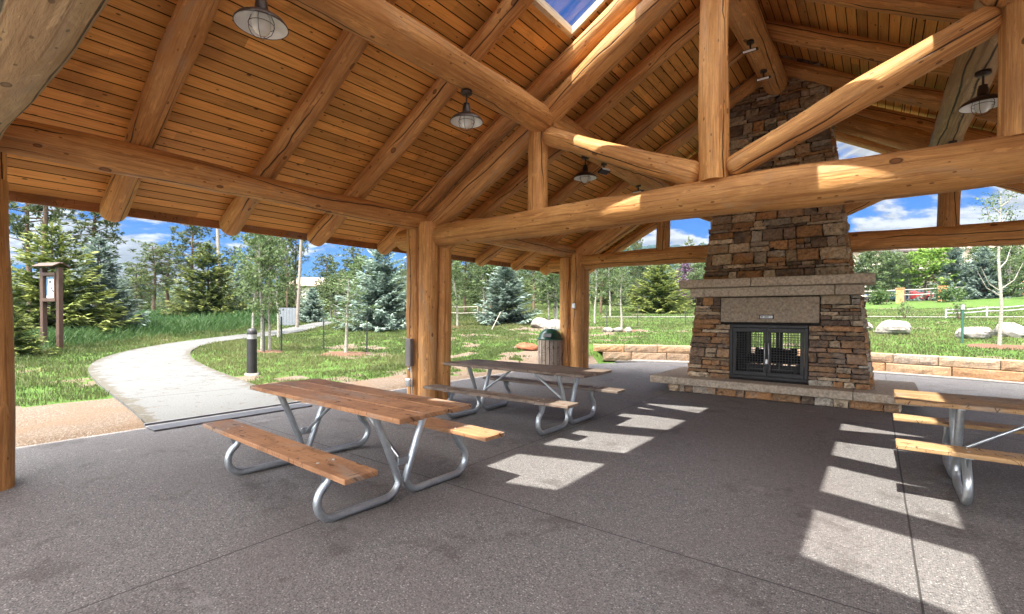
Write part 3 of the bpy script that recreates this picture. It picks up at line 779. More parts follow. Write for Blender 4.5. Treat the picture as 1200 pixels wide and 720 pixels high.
def face_stones(mb,A,Bf,z0,z1,nrm,g,holes=(),slabby=False):
    """A(z),B(z): left/right corner positions (as seen from outside) at height z"""
    z=z0
    while z<z1-.02:
        h=g.choice([.05,.07,.09,.12,.15,.18,.22] if z>2 else [.05,.065,.08,.10,.13,.16,.19]); 
        if z+h>z1-.06: h=z1-z
        # stop at hole edges
        for (hx0,hx1,hz0,hz1) in holes:
            for e in(hz0,hz1):
                if z+.03<e<z+h+.05 and abs(e-z)>.04: h=e-z
        a,b=Vector(A(z)),Vector(Bf(z)); a2,b2=Vector(A(z+h)),Vector(Bf(z+h)); W=(b-a).length
        segs=[(0.,W)]
        for (hx0,hx1,hz0,hz1) in holes:
            if z<hz1-.01 and z+h>hz0+.01:
                # hole in metres along from world x
                s0=(hx0-a.x)*(1 if b.x>a.x else -1); s1=(hx1-a.x)*(1 if b.x>a.x else -1); s0,s1=min(s0,s1),max(s0,s1)
                ns=[]
                for p,q in segs:
                    if s1<=p or s0>=q: ns.append((p,q))
                    else:
                        if s0>p+.03: ns.append((p,s0))
                        if s1<q-.03: ns.append((s1,q))
                segs=ns
        for p,q in segs:
            s=p
            while s<q-.005:
                w=g.uniform(.10,.46)*(1.15 if h<.09 else 1.)
                if s+w>q-.12: w=q-s
                u0,u1=s/W,(s+w)/W
                col=g.choice(cols); k=g.uniform(.85,1.35); col=tuple(x*k for x in col)
                # sometimes split in two thin courses
                parts=[(0,1)]
                if h>.15 and g.random()<.25: t=g.uniform(.35,.65); parts=[(0,t),(t,1)]
                for t0,t1 in parts:
                    la,lb=a.lerp(a2,t0),b.lerp(b2,t0); ua,ub=a.lerp(a2,t1),b.lerp(b2,t1)
                    if t0: col=g.choice(cols)
                    stone_quad(mb,la.lerp(lb,u0),la.lerp(lb,u1),ua.lerp(ub,u1),ua.lerp(ub,u0),nrm,g.uniform(.004,.04),col,g)
                s+=w
        z+=h
g=random.Random(11); mb=MB()
ZT=6.9
def corner(z,sx,front): 
    f,bk=fyy(z); return (FC+sx*hw(z),f if front else bk,z)
holes=[(OPX[0],OPX[1],OPZ[0]-.045,OPZ[1]),(-2.38,-.76,OPZ[1],1.86)]
for za,zb in((.29,1.84),(2.16,ZT)):
    face_stones(mb,lambda z:corner(z,-1,True),lambda z:corner(z,1,True),za,zb,(0,-1,.02),g,holes if za<1 else ())
    face_stones(mb,lambda z:corner(z,1,True),lambda z:corner(z,1,False),za,zb,(1,0,.1),g)
    face_stones(mb,lambda z:corner(z,-1,False),lambda z:corner(z,-1,True),za,zb,(-1,0,.1),g)
    face_stones(mb,lambda z:corner(z,1,False),lambda z:corner(z,-1,False),za,zb,(0,1,.02),g,holes if za<1 else ())
# core (mortar) as frusta with the firebox left open through
def frust(mb,z0,z1,x0,x1,inset=.012,m=1):
    def cn(z):
        f,bk=fyy(z); l=x0(z);r=x1(z); return [(l,f+inset,z),(r,f+inset,z),(r,bk-inset,z),(l,bk-inset,z)]
    q=cn(z0)+cn(z1); mb.add(q,[(3,2,1,0),(4,5,6,7),(0,1,5,4),(1,2,6,5),(2,3,7,6),(3,0,4,7)],None,m)
L=lambda z:FC-hw(z)+.012; Rr=lambda z:FC+hw(z)-.012
frust(mb,.28,1.85,L,lambda z:OPX[0]); frust(mb,.28,1.85,lambda z:OPX[1],Rr)
frust(mb,.28,OPZ[0],lambda z:OPX[0],lambda z:OPX[1]); frust(mb,OPZ[1],1.85,lambda z:OPX[0],lambda z:OPX[1])
frust(mb,1.85,2.16,lambda z:FC-1.17,lambda z:FC+1.17); frust(mb,2.16,ZT,L,Rr)
mb.build('stonework',[M['stone'],M['soot']],fp,-FO)
# lintel
def slab_box(name,c,d,col,parent=fp,origin=FO,bev=.012,m='slabstone',seed=1,cutsx=()):
    mb=MB(); gg=random.Random(seed); xs=[c[0]-d[0]/2]+list(cutsx)+[c[0]+d[0]/2]
    for a,b in zip(xs[:-1],xs[1:]):
        k=gg.uniform(.88,1.12)
        mb.box(((a+b)/2,c[1]+gg.uniform(-.008,.008),c[2]),(b-a-.008,d[1],d[2]),col=tuple(q*k for q in col),bev=bev)
    return mb.build(name,M[m],parent,-origin)
slab_box('lintel',(-1.57,9.74,1.605),(1.6,.14,.46),(.40,.325,.245))
slab_box('lintel',(-1.57,11.0,1.605),(1.6,.14,.46),(.25,.21,.17),seed=3)
slab_box('mantel_shelf',(-1.55,9.75,2.105),(3.08,.66,.155),(.50,.42,.325),cutsx=(-1.80,),seed=5)
slab_box('mantel_shelf',(-1.53,9.77,1.935),(2.74,.54,.165),(.50,.42,.325),cutsx=(-2.62,-.55),seed=6)
h=MB(); gg=random.Random(5)
hx0,hx1,hy0,hy1=-3.25,.30,9.42,11.3
for A,B_,n_ in(((hx0,hy0),(hx1,hy0),(0,-1,0)),((hx1,hy0),(hx1,hy1),(1,0,0)),((hx0,hy1),(hx0,hy0),(-1,0,0)),((hx1,hy1),(hx0,hy1),(0,1,0))):
    face_stones(h,lambda z,A=A:(A[0],A[1],z),lambda z,B_=B_:(B_[0],B_[1],z),0.0,.15,n_,gg)
h.box(((hx0+hx1)/2,(hy0+hy1)/2,.075),(hx1-hx0-.03,hy1-hy0-.03,.15),m=1)
hearth=h.build('hearth',[M['stone'],M['soot']],fp,-FO)
cap=slab_box('capstone',(-1.52,10.35,.222),(4.2,2.1,.14),(.46,.385,.30),parent=hearth,origin=Vector((0,0,0)),cutsx=(-3.05,-.28),seed=8)
# firebox: dark liner, doors both sides, grate with burnt logs
mb=MB()
mb.box(((OPX[0]+OPX[1])/2,10.38,OPZ[0]+.012),(OPX[1]-OPX[0]-.004,1.28,.02))
for x in(OPX[0]+.012,OPX[1]-.012): mb.box((x,10.38,(OPZ[0]+OPZ[1])/2),(.02,1.28,OPZ[1]-OPZ[0]-.05))
mb.box(((OPX[0]+OPX[1])/2,10.38,OPZ[1]-.013),(OPX[1]-OPX[0]-.004,1.28,.02))
mb.build('firebox_liner',M['soot'],fp,-FO)
for fy,sg in((9.69,-1),(11.03,1)):
    x0,x1,z0,z1=OPX[0],OPX[1],OPZ[0],OPZ[1]; t=.055
    f=MB()
    f.box(((x0+x1)/2,fy,z1-t/2),(x1-x0,.06,t),bev=.006); f.box(((x0+x1)/2,fy,z0+t/2),(x1-x0,.06,t),bev=.006)
    for x in(x0+t/2,x1-t/2): f.box((x,fy,(z0+z1)/2),(t,.06,z1-z0-2*t-.002),bev=.006)
    f.build('door_frame',M['black_metal'],fp,-FO)
    xm=(x0+x1)/2
    for a,b,hs in((x0+t+.004,xm-.003,1),(xm+.003,x1-t-.004,-1)):
        d=MB(); za,zb=z0+t+.004,z1-t-.004; w=.075; yy=fy+sg*.012
        d.box(((a+b)/2,yy,zb-w/2),(b-a,.04,w),bev=.005); d.box(((a+b)/2,yy,za+w/2),(b-a,.04,w),bev=.005)
        d.box((a+.03,yy,(za+zb)/2),(.06,.04,zb-za-2*w-.002),bev=.005); d.box((b-.03,yy,(za+zb)/2),(.06,.04,zb-za-2*w-.002),bev=.005)
        dr=d.build('firebox_door',M['black_metal'],fp,-FO)
        s=MB(); n=10
        ia,ib,ja,jb=a+.06,b-.06,za+w,zb-w
        for i in range(1,n):
            x=ia+(ib-ia)*i/n; s.box((x,yy,(ja+jb)/2),(.0085,.006,jb-ja))
        nz=int((jb-ja)/((ib-ia)/n))
        for i in range(1,nz):
            z=ja+(jb-ja)*i/nz; s.box(((ia+ib)/2,yy+.006*sg,z),(ib-ia,.006,.0085))
        s.build('mesh_screen',M['black_metal'],dr)
        hd=MB(); hx=b-.03 if hs>0 else a+.03
        hd.tube([(hx,yy+sg*.02,za+.22),(hx,yy+sg*.055,za+.23),(hx,yy+sg*.055,za+.60),(hx,yy+sg*.02,za+.61)],.009,8); hd.build('handle',M['steel'],dr)
    lk=MB(); lk.box((xm,fy+sg*.05,z0+.33),(.05,.03,.09),bev=.008); lk.build('latch',M['steel'],fp,-FO)
mb=MB()
for i in range(7): mb.box((-1.95+i*.13,10.38,.56),(.02,.75,.02))
for x in(-1.95,-1.17):
    for y in(10.1,10.66): mb.box((x,y,.495),(.025,.025,.13))
mb.box((-1.56,10.02,.57),(.9,.025,.025)); mb.box((-1.56,10.74,.57),(.9,.025,.025))
mb.build('grate',M['black_metal'],fp,-FO)
for i,(a,b,r) in enumerate((((-2.02,10.15,.66),(-1.12,10.3,.68),.085),((-2.0,10.5,.66),(-1.15,10.42,.65),.08),((-1.85,10.22,.80),(-1.2,10.5,.80),.07))):
    t=MB(); t.tube([Vector(a).lerp(Vector(b),k/6)+Vector((0,0,.012*math.sin(k*2+i))) for k in range(7)],[r*(1+.08*math.sin(k*1.7+i)) for k in range(7)],12)
    o=t.build('charred_log',M['char']); tag(o,['charred firewood log lying across the front of the firebox grate','charred firewood log at the back of the firebox grate','burnt log lying on top of the other firewood'][i],'firewood','burnt logs in the firebox')
# small plate on the lintel: dark rim, pale face, dark illegible marks
pl=MB(); pl.box((-1.58,9.662,1.475),(.235,.010,.075),bev=.004); pr_=pl.build('sign_plate',M['ink'],fp,-FO)
pl=MB(); pl.box((-1.58,9.655,1.475),(.20,.006,.048)); pl.build('plate_face',M['poster'],pr_)
pl=MB()
for a,w_ in((-1.653,.022),(-1.60,.020),(-1.578,.014),(-1.555,.020),(-1.508,.008)): pl.box((a,9.651,1.475+rng.uniform(-.001,.001)),(w_,.004,.02))
pl.build('plate_mark',M['ink'],pr_)

# ------------------------------------------------------------------ picnic tables
def make_table(name,label,plank,cx,cy,rz,shade=(1,1,1),L=2.44):
    t=thing(name,label,'picnic table',(cx,cy,0),rz,'picnic tables under the pavilion')
    g=random.Random(int(cx*100)+5); H=.76
    for k in range(3):
        yy=(k-1)*.250; e=g.uniform(-.02,.02); kk=g.uniform(.85,1.12)
        mb=MB(); mb.box((e,yy,H-.019),(L,.237,.038),col=(kk,kk,kk),bev=.005); mb.build('top_plank',M[plank],t)
    for s in(-1,1):
        mb=MB(); kk=g.uniform(.9,1.1); mb.box((g.uniform(-.02,.02),s*.67,.45-.019),(L,.255,.038),col=(kk,kk,kk),bev=.005); sp=mb.build('seat',M[plank],t)
        bt=MB()
        for ex in(-.78,.78):
            for dy in(-.06,.06): bt=MB(); bt.lathe([(.0001,.004),(.011,.003),(.012,0)],(ex,s*.67+dy,.4505),8); bt.build('bolt',M['steel'],sp)
    ex=L/2-.44; r=.0303
    for sx in(-1,1):
        X=sx*ex
        for s in(-1,1):
            # table top bracket -> down to centre -> along ground -> round up to the seat
            def arc(c,r_,a0,a1,n=8): return [(X,s*(c[0]+r_*math.cos(a0+(a1-a0)*i/n)),c[1]+r_*math.sin(a0+(a1-a0)*i/n)) for i in range(n+1)]
            pts=[(X,s*.265,H-.045),(X,s*.255,H-.075)]
            pts+=[(X,s*.16,.47),(X,s*.075,.25)]
            pts+=arc((.165,.165),.135,R_(192),R_(270),8)
            pts+=[(X,s*.35,r),(X,s*.52,r)]
            pts+=arc((.60,.165),.135,R_(-90),R_(40),10)
            pts+=[(X,s*.655,.300),(X,s*.615,.375),(X,s*.60,.408)]
            mb=MB(); mb.tube(pts,r,12); mb.build('leg',M['galv'],t)
            gs=MB(); gs.add([(X-.004,s*.555,.412),(X-.004,s*.72,.412),(X-.004,s*.69,.27),(X-.004,s*.665,.27)],[(0,1,2,3)]); gs.add([(X+.004,s*.555,.412),(X+.004,s*.72,.412),(X+.004,s*.69,.27),(X+.004,s*.665,.27)],[(3,2,1,0)])
            gs.box((X,s*.68,.407),(.05,.2,.006)); gs.build('gusset',M['galv'],t)
        bk=MB(); bk.box((X,0,H-.044),(.045,.66,.010)); bk.build('top_bracket',M['galv'],t)
        br=MB(); br.tube([(X-sx*.01,0,.30),(X-sx*.62,0,H-.055)],.0155,8); br.box((X-sx*.64,0,H-.043),(.1,.05,.008)); br.build('brace',M['galv'],t)
        lk=MB(); lk.box((X,0,.30),(.03,.10,.07),bev=.008); lk.build('clamp',M['galv'],t)
    return t
make_table('picnic_table','reddish brown picnic table nearest the pale path','red_plank',-3.86,2.57,R_(-1.6))
make_table('picnic_table','dark weathered picnic table beside the far log posts and bin','dark_plank',-4.05,5.53,R_(.3))
make_table('picnic_table','brown picnic table cut by the right edge near the fireplace hearth','tan_plank',1.36,5.80,R_(0))

# grit and crumbs lying on the slab by the first table
mb=MB(); g=random.Random(77)
for i in range(70):
    x,y=(g.gauss(-2.6,.7),g.gauss(2.9,.6)) if i<45 else (g.uniform(-6,1),g.uniform(2,9)); r=g.uniform(.003,.009)
    mb.lathe([(.0001,r*.9),(r*.7,r*.7),(r,r*.3),(r*.9,0)],(x,y,0),6,0,(1,1,1),False)
tag(mb.build('grit',M['boulder']),'pale grit scattered on the slab around the nearest table','grit',None,'stuff')

# ------------------------------------------------------------------ lamps
def make_lamp(label,x,y,ztop):
    t=thing('pendant_lamp',label,'lamp',(x,y,ztop),rng.uniform(0,1),'barn style pendant lamps under the roof')
    mb=MB(); mb.lathe([(.0001,0),(.065,0),(.068,-.03),(.05,-.045),(.0001,-.046)],seg=18); mb.tube([(0,0,-.04),(0,0,-.15)],.0105,8); mb.build('stem',M['bronze'],t)
    mb=MB(); mb.lathe([(.022,-.14),(.036,-.145),(.036,-.17),(.043,-.175),(.043,-.20),(.047,-.205),(.047,-.245),(.075,-.265),(.12,-.285),(.165,-.315),(.188,-.345),(.190,-.356),(.184,-.356)],seg=32); mb.build('shade',M['bronze'],t)
    mb=MB(); mb.lathe([(.184,-.354),(.16,-.322),(.115,-.294),(.07,-.275),(.044,-.262)],seg=32); mb.build('reflector',M['enamel'],t)
    mb=MB(); pr=[(.044,-.265),(.058,-.285),(.066,-.32),(.066,-.36),(.058,-.395),(.038,-.42),(.0005,-.43)]; mb.lathe(pr,seg=24); mb.build('globe',M['globe'],t)
    mb=MB()
    for k in range(4):
        a=k*math.pi/2+.4; mb.tube([(r*math.cos(a),r*math.sin(a),z) for r,z in((.07,-.275),(.09,-.33),(.088,-.38),(.07,-.42),(.038,-.446),(.004,-.452))],.0026,6)
    for r,z in((.09,-.35),):
        mb.tube([(r*math.cos(i*math.pi/12),r*math.sin(i*math.pi/12),z) for i in range(25)],.0026,6,cap=False)
    mb.build('cage',M['bronze'],t); return t
make_lamp('pendant lamp nearest the camera, beneath the lower ceiling boards',-3.75,1.74,4.05)
make_lamp('pendant lamp hanging from the log purlin left of the skylight',-3.75,4.03,4.055)
make_lamp('pendant lamp seen small beyond the middle truss strut',-3.75,6.83,4.055)
make_lamp('pendant lamp on the pale purlin at the right edge',.86,6.95,4.055)
def make_flood(label,x,y,z,ry=0,rz=0):
    t=thing('flood_light',label,'floodlight',(x,y,z),rz,'small black floodlights on the roof logs')
    mb=MB(); mb.lathe([(.0001,.0),(.05,0),(.052,-.035),(.0001,-.036)],seg=14); mb.tube([(0,0,-.03),(0,0,-.11)],.012,8); mb.build('mount',M['bronze'],t)
    Mx=Matrix.Rotation(ry,3,'X')
    mb=MB(); mb.box((0,0,-.135),(.20,.12,.045),Mx,bev=.01); hd=mb.build('lamp_head',M['black_metal'],t)
    mb=MB(); o=Mx@Vector((0,-.062,0)); mb.box((o.x,o.y,-.135+o.z),(.17,.006,.03),Mx); mb.build('lens',M['enamel'],hd); return t
make_flood('black floodlight under the ridge log, nearer of the two',CX-.03,7.6,5.47,R_(25))
make_flood('black floodlight under the ridge log close to the chimney',CX-.03,8.62,5.47,R_(25))
make_flood('black floodlight under the far left purlin above the truss chord',-3.75,8.98,4.06,R_(20))
make_flood('black floodlight under the pale right purlin',.86,9.45,4.06,R_(20))
make_flood('dark floodlight on the left purlin behind the truss strut',-3.68,7.35,4.06,R_(-20),1.2)

# ------------------------------------------------------------------ electrical box on the middle posts, outlet on far post
t=thing('electrical_box','grey electrical box with conduit and outlet on the middle log post','electrical box',(EX-.02,YB[1]-.335,0))
mb=MB(); mb.box((-.06,-.02,.86),(.13,.09,.46),bev=.008); mb.build('enclosure',M['box_grey'],t)
mb=MB(); mb.tube([(-.03,-.02,.63),(-.03,-.02,.58),(-.01,-.02,.52),(0.0,-.02,.40),(0.0,-.02,.02)],.012,8); mb.build('conduit',M['steel'],t)
mb=MB(); mb.box((-.065,-.03,.36),(.12,.075,.13),bev=.012); mb.box((-.065,-.07,.36),(.09,.012,.10),bev=.005); mb.build('outlet',M['steel'],t)
mb=MB(); mb.lathe([(.0001,.0),(.022,0),(.022,.05),(.0001,.05)],(-.06,-.03,.56),12); mb.build('fitting',M['steel'],t)
mb=MB(); mb.box((0,0,0),(.09,.045,.13),bev=.008); mb.box((0,-.026,.03),(.05,.012,.04),bev=.004); mb.box((0,-.026,-.03),(.05,.012,.04),bev=.004)
o=mb.build('outlet_box',M['steel'],None,(EX+.16,YB[2]-.345,1.72)); tag(o,'small steel outlet box on the far log post beside the bin','outlet box')

# ------------------------------------------------------------------ trash bin
t=thing('trash_bin','wooden slatted trash bin with dark green dome lid at the far post','trash bin',(-6.52,10.12,0))
rb=.30
for k in range(18):
    a=2*math.pi*k/18; kk=rng.uniform(.75,1.15)
    mb=MB(); mb.box((0,0,.46),(.088,.022,.84),col=(kk,kk*rng.uniform(.94,1.02),kk*rng.uniform(.9,1.03)),bev=.004)
    o=mb.build('slat',M['grey_plank'],t); o.location=(rb*math.sin(a),-rb*math.cos(a),0); o.rotation_euler=(0,0,a)
mb=MB(); mb.lathe([(.0001,.03),(.28,.03),(.28,.86),(.27,.86)],seg=24); mb.build('liner',M['black_metal'],t)
mb=MB(); mb.lathe([(.325,.87),(.33,.885),(.33,.905),(.30,.915),(.28,.96),(.25,1.03),(.20,1.09),(.13,1.13),(.0005,1.15)],seg=28); mb.lathe([(.325,.87),(.27,.872)],seg=28); lid=mb.build('lid',M['green_plastic'],t)
mb=MB(); mb.box((.09,-.262,.985),(.24,.03,.11),Matrix.Rotation(R_(-22),3,'X'),bev=.01); mb.build('push_flap',M['black_metal'],lid)

# ------------------------------------------------------------------ bollard, kiosk
zb=T1(-11.01,4.77)
t=thing('bollard_light','dark grey dome topped bollard light at the path edge','bollard',(-10.95,4.86,zb))
mb=MB(); mb.lathe([(.0001,.05),(.145,.045),(.15,-.1)],seg=18); mb.build('base',M['concrete'],t)
mb=MB(); mb.lathe([(.102,.04),(.102,.80)],seg=24); mb.build('shaft',M['black_metal'],t)
mb=MB(); mb.lathe([(.099,.80),(.099,.90)],seg=24)
for k in range(4): mb.lathe([(.09,.80+k*.026),(.108,.806+k*.026),(.09,.815+k*.026)],seg=24)
mb.build('louvre',M['steel'],t)
mb=MB(); mb.lathe([(.106,.90),(.109,.915),(.10,.97),(.085,1.01),(.045,1.035),(.0005,1.04)],seg=24); mb.build('cap',M['black_metal'],t)
kx,ky=-18.36,2.76; zb=T1(kx,ky)
t=thing('notice_kiosk','brown timber notice board with little roof and white map beside the path','notice board',(kx,ky,zb),R_(24))
KH=2.42
for sx in(-.30,.30):
    mb=MB(); mb.box((sx,0,KH/2-.1),(.115,.115,KH+.0),bev=.008); mb.build('post',M['kiosk_wood'],t)
mb=MB()
for z in(1.42,2.14): mb.box((0,-.01,z),(.49,.14,.09),bev=.006)
mb.box((-.222,-.01,1.78),(.04,.14,.63)); mb.box((.222,-.01,1.78),(.04,.14,.63)); mb.box((0,.03,1.78),(.40,.03,.63)); mb.build('case',M['kiosk_wood'],t)
mb=MB(); mb.box((0,.008,1.78),(.39,.008,.60)); ps=mb.build('map_sheet',M['poster'],t)
mb=MB(); mb.box((.02,.001,1.72),(.20,.003,.045),Matrix.Rotation(R_(58),3,'Y')); mb.box((-.05,.001,1.93),(.07,.003,.06)); mb.build('map_marks',M['ink'],ps)
mb=MB(); mb.box((-.155,.001,1.80),(.07,.003,.50)); mb.box((0.03,.001,2.04),(.28,.003,.06)); mb.build('map_water',M['blue_ink'],ps)
mb=MB()
for s in(-1,1): mb.box((0,s*.12,KH-.02),(.78,.24,.03),Matrix.Rotation(-s*R_(28),3,'X'))
mb.build('roof',M['kiosk_wood'],t)

# ------------------------------------------------------------------ retaining wall
mb=MB(); g=random.Random(21)
wc=[(.27,.205,.145),(.27,.155,.085),(.21,.17,.14),(.245,.165,.105),(.23,.19,.155),(.19,.135,.095)]
def wallrow(z0,z1,yoff,start):
    x=-7.62+start
    while x<10:
        w=g.uniform(.75,1.5); x2=min(x+w,10.2)
        a=Vector((x+.006,wall_y(x)+yoff,0)); b=Vector((x2-.006,wall_y(x2)+yoff,0)); d=(b-a).normalized(); n=Vector((d.y,-d.x,0))
        col=g.choice(wc); k=g.uniform(.85,1.15); col=tuple(q*k for q in col)
        j=g.uniform(-.02,.025)
        M4=Matrix((d,-n,Vector((0,0,1)))).transposed()
        c=(a+b)/2-n*(.17-j)
        nx=8; dx=(b-a).length
        mb.box((c.x,c.y,(z0+z1)/2),(dx,.36,z1-z0-.008),M4,0,col,bev=.02)
        f0=a+n*j;
        # rough split face
        us=nx;vs=[];fs=[]
        for jv in range(4):
            for iu in range(us+1):
                e=iu in(0,us) or jv in(0,3)
                p=a.lerp(b,iu/us*.96+.02)+n*(j+.011+(0 if e else g.uniform(.004,.03)))
                vs.append((p.x,p.y,z0+.02+(z1-z0-.045)*jv/3))
        for jv in range(3):
            for iu in range(us): q=jv*(us+1)+iu; fs.append((q,q+1,q+us+2,q+us+1))
        mb.add(vs,fs,None,0,col)
        x=x2
wallrow(-.12,.20,0,0); wallrow(.20,.46,.04,-.3)
o=mb.build('retaining_wall',M['wallstone']); tag(o,'low retaining wall of tan and orange stone blocks edging the lawn','wall')

# ------------------------------------------------------------------ rocks
def rock(name,label,cat,x,y,sx,sy,sz,seed,m,group=None,sink=.25):
    g=random.Random(seed); nu,nv=18,10; vs=[];fs=[]
    ph=[g.uniform(0,6.28) for _ in range(8)]; cut=[(Vector((g.gauss(0,1),g.gauss(0,1),g.gauss(0,.7))).normalized(),g.uniform(.62,.88)) for _ in range(9)]
    for j in range(nv+1):
        th=math.pi*j/nv
        for i in range(nu):
            a=2*math.pi*i/nu; d=Vector((math.sin(th)*math.cos(a),math.sin(th)*math.sin(a),math.cos(th)))
            r=1+.10*math.sin(2*a+ph[0]+th)+.08*math.sin(3*a+ph[1]-2*th)+.05*math.sin(7*a+ph[2]+5*th)
            for n,c in cut:
                q=d.dot(n)*r
                if q>c: r*=c/q*.6+.4
            vs.append((d.x*r*sx,d.y*r*sy,d.z*r*sz+sz*(1-sink*2)))
    for j in range(nv):
        for i in range(nu): i2=(i+1)%nu; fs.append((j*nu+i,(j+1)*nu+i,(j+1)*nu+i2,j*nu+i2))
    mb=MB(); mb.add(vs,fs,None,0,(1,1,1),False)
    o=mb.build(name,M[m],None,(x,y,T1(x,y))); o.rotation_euler=(0,0,g.uniform(0,6)); return tag(o,label,cat,group)
BG='pale boulders on the lawns'
for i,(x,y,s,l) in enumerate([(.52,23.7,.58,'large smooth pale boulder on the lawn right of the chimney'),(-.45,25.3,.40,'smaller pale boulder half behind the chimney edge on the lawn'),
    (2.68,22.4,.47,'mottled boulder left of the white aspen trunk on the lawn'),(3.63,23.1,.48,'rounded pale boulder just right of the white aspen trunk'),
    (-13.25,19.7,.52,'pale boulder left of the trash bin, first of its row'),(-12.45,19.9,.40,'low pale boulder between two others behind the bin'),(-12.1,19.2,.50,'pale boulder right above the green bin lid'),(-21.5,17.6,.28,'small pale boulder near the middle post in the grass')]):
    rock('boulder',l,'boulder',x,y,s*1.25,s,s*.62,i+3,'boulder',BG)
rock('red_rock','flat reddish rock in the grass left of the slatted bin','rock',-9.45,13.2,.50,.35,.15,44,'redrock')
for i,dx in enumerate((-.55,-.08,.42)):
    rock('edging_stone',['left pale edging stone at the mulch ring','middle pale edging stone at the mulch ring','right pale edging stone at the mulch ring'][i],'stone',-9.36+dx*.8,20.35+dx*.5,.27,.2,.15,60+i,'boulder','edging stones around the sapling')

# ------------------------------------------------------------------ vegetation
def quads_from(P,D,Nn,Ln,Wd):
    """leaf/needle spray quads: base P, direction D, normal-ish Nn, length, width (kite shape)"""
    S_=np.cross(D,Nn); S_/= (np.linalg.norm(S_,axis=1,keepdims=True)+1e-9)
    L=Ln[:,None];Wv=Wd[:,None]
    a=P; b=P+D*L*.45+S_*Wv*.5; c=P+D*L; d=P+D*L*.45-S_*Wv*.5
    V=np.stack([a,b,c,d],1).reshape(-1,3); F=np.arange(len(V)).reshape(-1,4); return V,F
def unit(v): return v/(np.linalg.norm(v,axis=1,keepdims=True)+1e-9)

def spruce_mesh(h,r,seed,dens=1.,quality=1.):
    R=np.random.RandomState(seed); nb=int((70+h*34)*dens)
    t=np.sort(R.rand(nb)**1.25); z=h*(.03+.95*t)
    az=np.arange(nb)*2.39996+R.uniform(-.5,.5,nb)
    lob=1+.16*np.sin(az*2+R.rand()*6)+.10*np.sin(az*3+z*2+R.rand()*6)
    ln=(r*(1-z/h)**.82*lob*R.uniform(.68,1.12,nb))+.07
    Ps=[];Ds=[];Ns=[];Ls=[];Ws=[];Ti=[]
    limbs=[]
    for i in range(nb):
        k=max(4,int(ln[i]/.060*quality))
        s=(np.arange(k)+R.rand(k)*.8)/k; s=.12+.88*s
        u=np.array([math.cos(az[i]),math.sin(az[i]),0.]); w=np.array([-u[1],u[0],0.])
        low=1-t[i]; pit=.55*t[i]-.22*low+R.uniform(-.1,.1)
        curve=.20*low+.06
        x=ln[i]*s; zz=x*math.tan(pit)+curve*ln[i]*(s**2)-.10*ln[i]*np.sin(s*3.0)*low
        base=np.c_[u[0]*x,u[1]*x,z[i]+zz]
        limbs.append((z[i],u,ln[i],pit,curve,low))
        for side in(-1,1,0):
            n=k if side else k//2
            idx=np.arange(k)[:n] if side else np.arange(k)[::2][:n]
            spread=(.95-.45*s[idx])*side
            d=u[None]*np.cos(spread)[:,None]+w[None]*np.sin(spread)[:,None]
            d[:,2]+=R.uniform(-.30,.22,n)+pit*.7
            d=unit(d+R.normal(0,.13,(n,3)))
            Ps.append(base[idx]+R.normal(0,.012,(n,3)));Ds.append(d)
            Ns.append(unit(np.c_[R.normal(0,.45,n),R.normal(0,.45,n),np.ones(n)]))
            L=(.10+.20*ln[i]*(1-s[idx]*.55))*R.uniform(.7,1.25,n)*.9+.04
            Ls.append(np.minimum(L,.38)); Ws.append(R.uniform(.055,.10,n)*(.75+.25*min(ln[i],1)))
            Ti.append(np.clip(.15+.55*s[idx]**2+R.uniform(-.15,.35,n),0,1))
        # hanging under-sprays fill the depth
        n=max(2,k//3); idx=R.randint(0,k,n); d=unit(u[None]*.5+w[None]*R.uniform(-.8,.8,(n,1))+np.array([[0,0,-.75]]))
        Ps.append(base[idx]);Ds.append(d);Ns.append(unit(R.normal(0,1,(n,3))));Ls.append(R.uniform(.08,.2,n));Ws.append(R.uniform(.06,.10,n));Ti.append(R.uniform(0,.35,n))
    # leader
    n=26; zt=h*R.uniform(.93,1.02,n); aa=R.rand(n)*6.28
    Ps.append(np.c_[np.zeros(n),np.zeros(n),zt]);Ds.append(unit(np.c_[np.cos(aa)*.6,np.sin(aa)*.6,np.ones(n)]));Ns.append(unit(R.normal(0,1,(n,3))));Ls.append(np.full(n,.13));Ws.append(np.full(n,.03));Ti.append(np.full(n,.7))
    V,F=quads_from(np.concatenate(Ps),np.concatenate(Ds),np.concatenate(Ns),np.concatenate(Ls),np.concatenate(Ws))
    ti=np.concatenate(Ti); return V,F,np.c_[ti,ti,ti]
def trunk_mb(h,r0,r1,seed,lean=(0,0),wob=.03,n=9,seg=9):
    g=random.Random(seed); pts=[];p1,p2=g.uniform(0,6),g.uniform(0,6)
    for i in range(n+1):
        t=i/n; pts.append((lean[0]*t*h+wob*math.sin(t*5+p1)*min(1,t*3),lean[1]*t*h+wob*math.sin(t*4+p2)*min(1,t*3),-.12+t*(h+.12)))
    return pts,[r0*(1-i/n)+r1*i/n for i in range(n+1)]

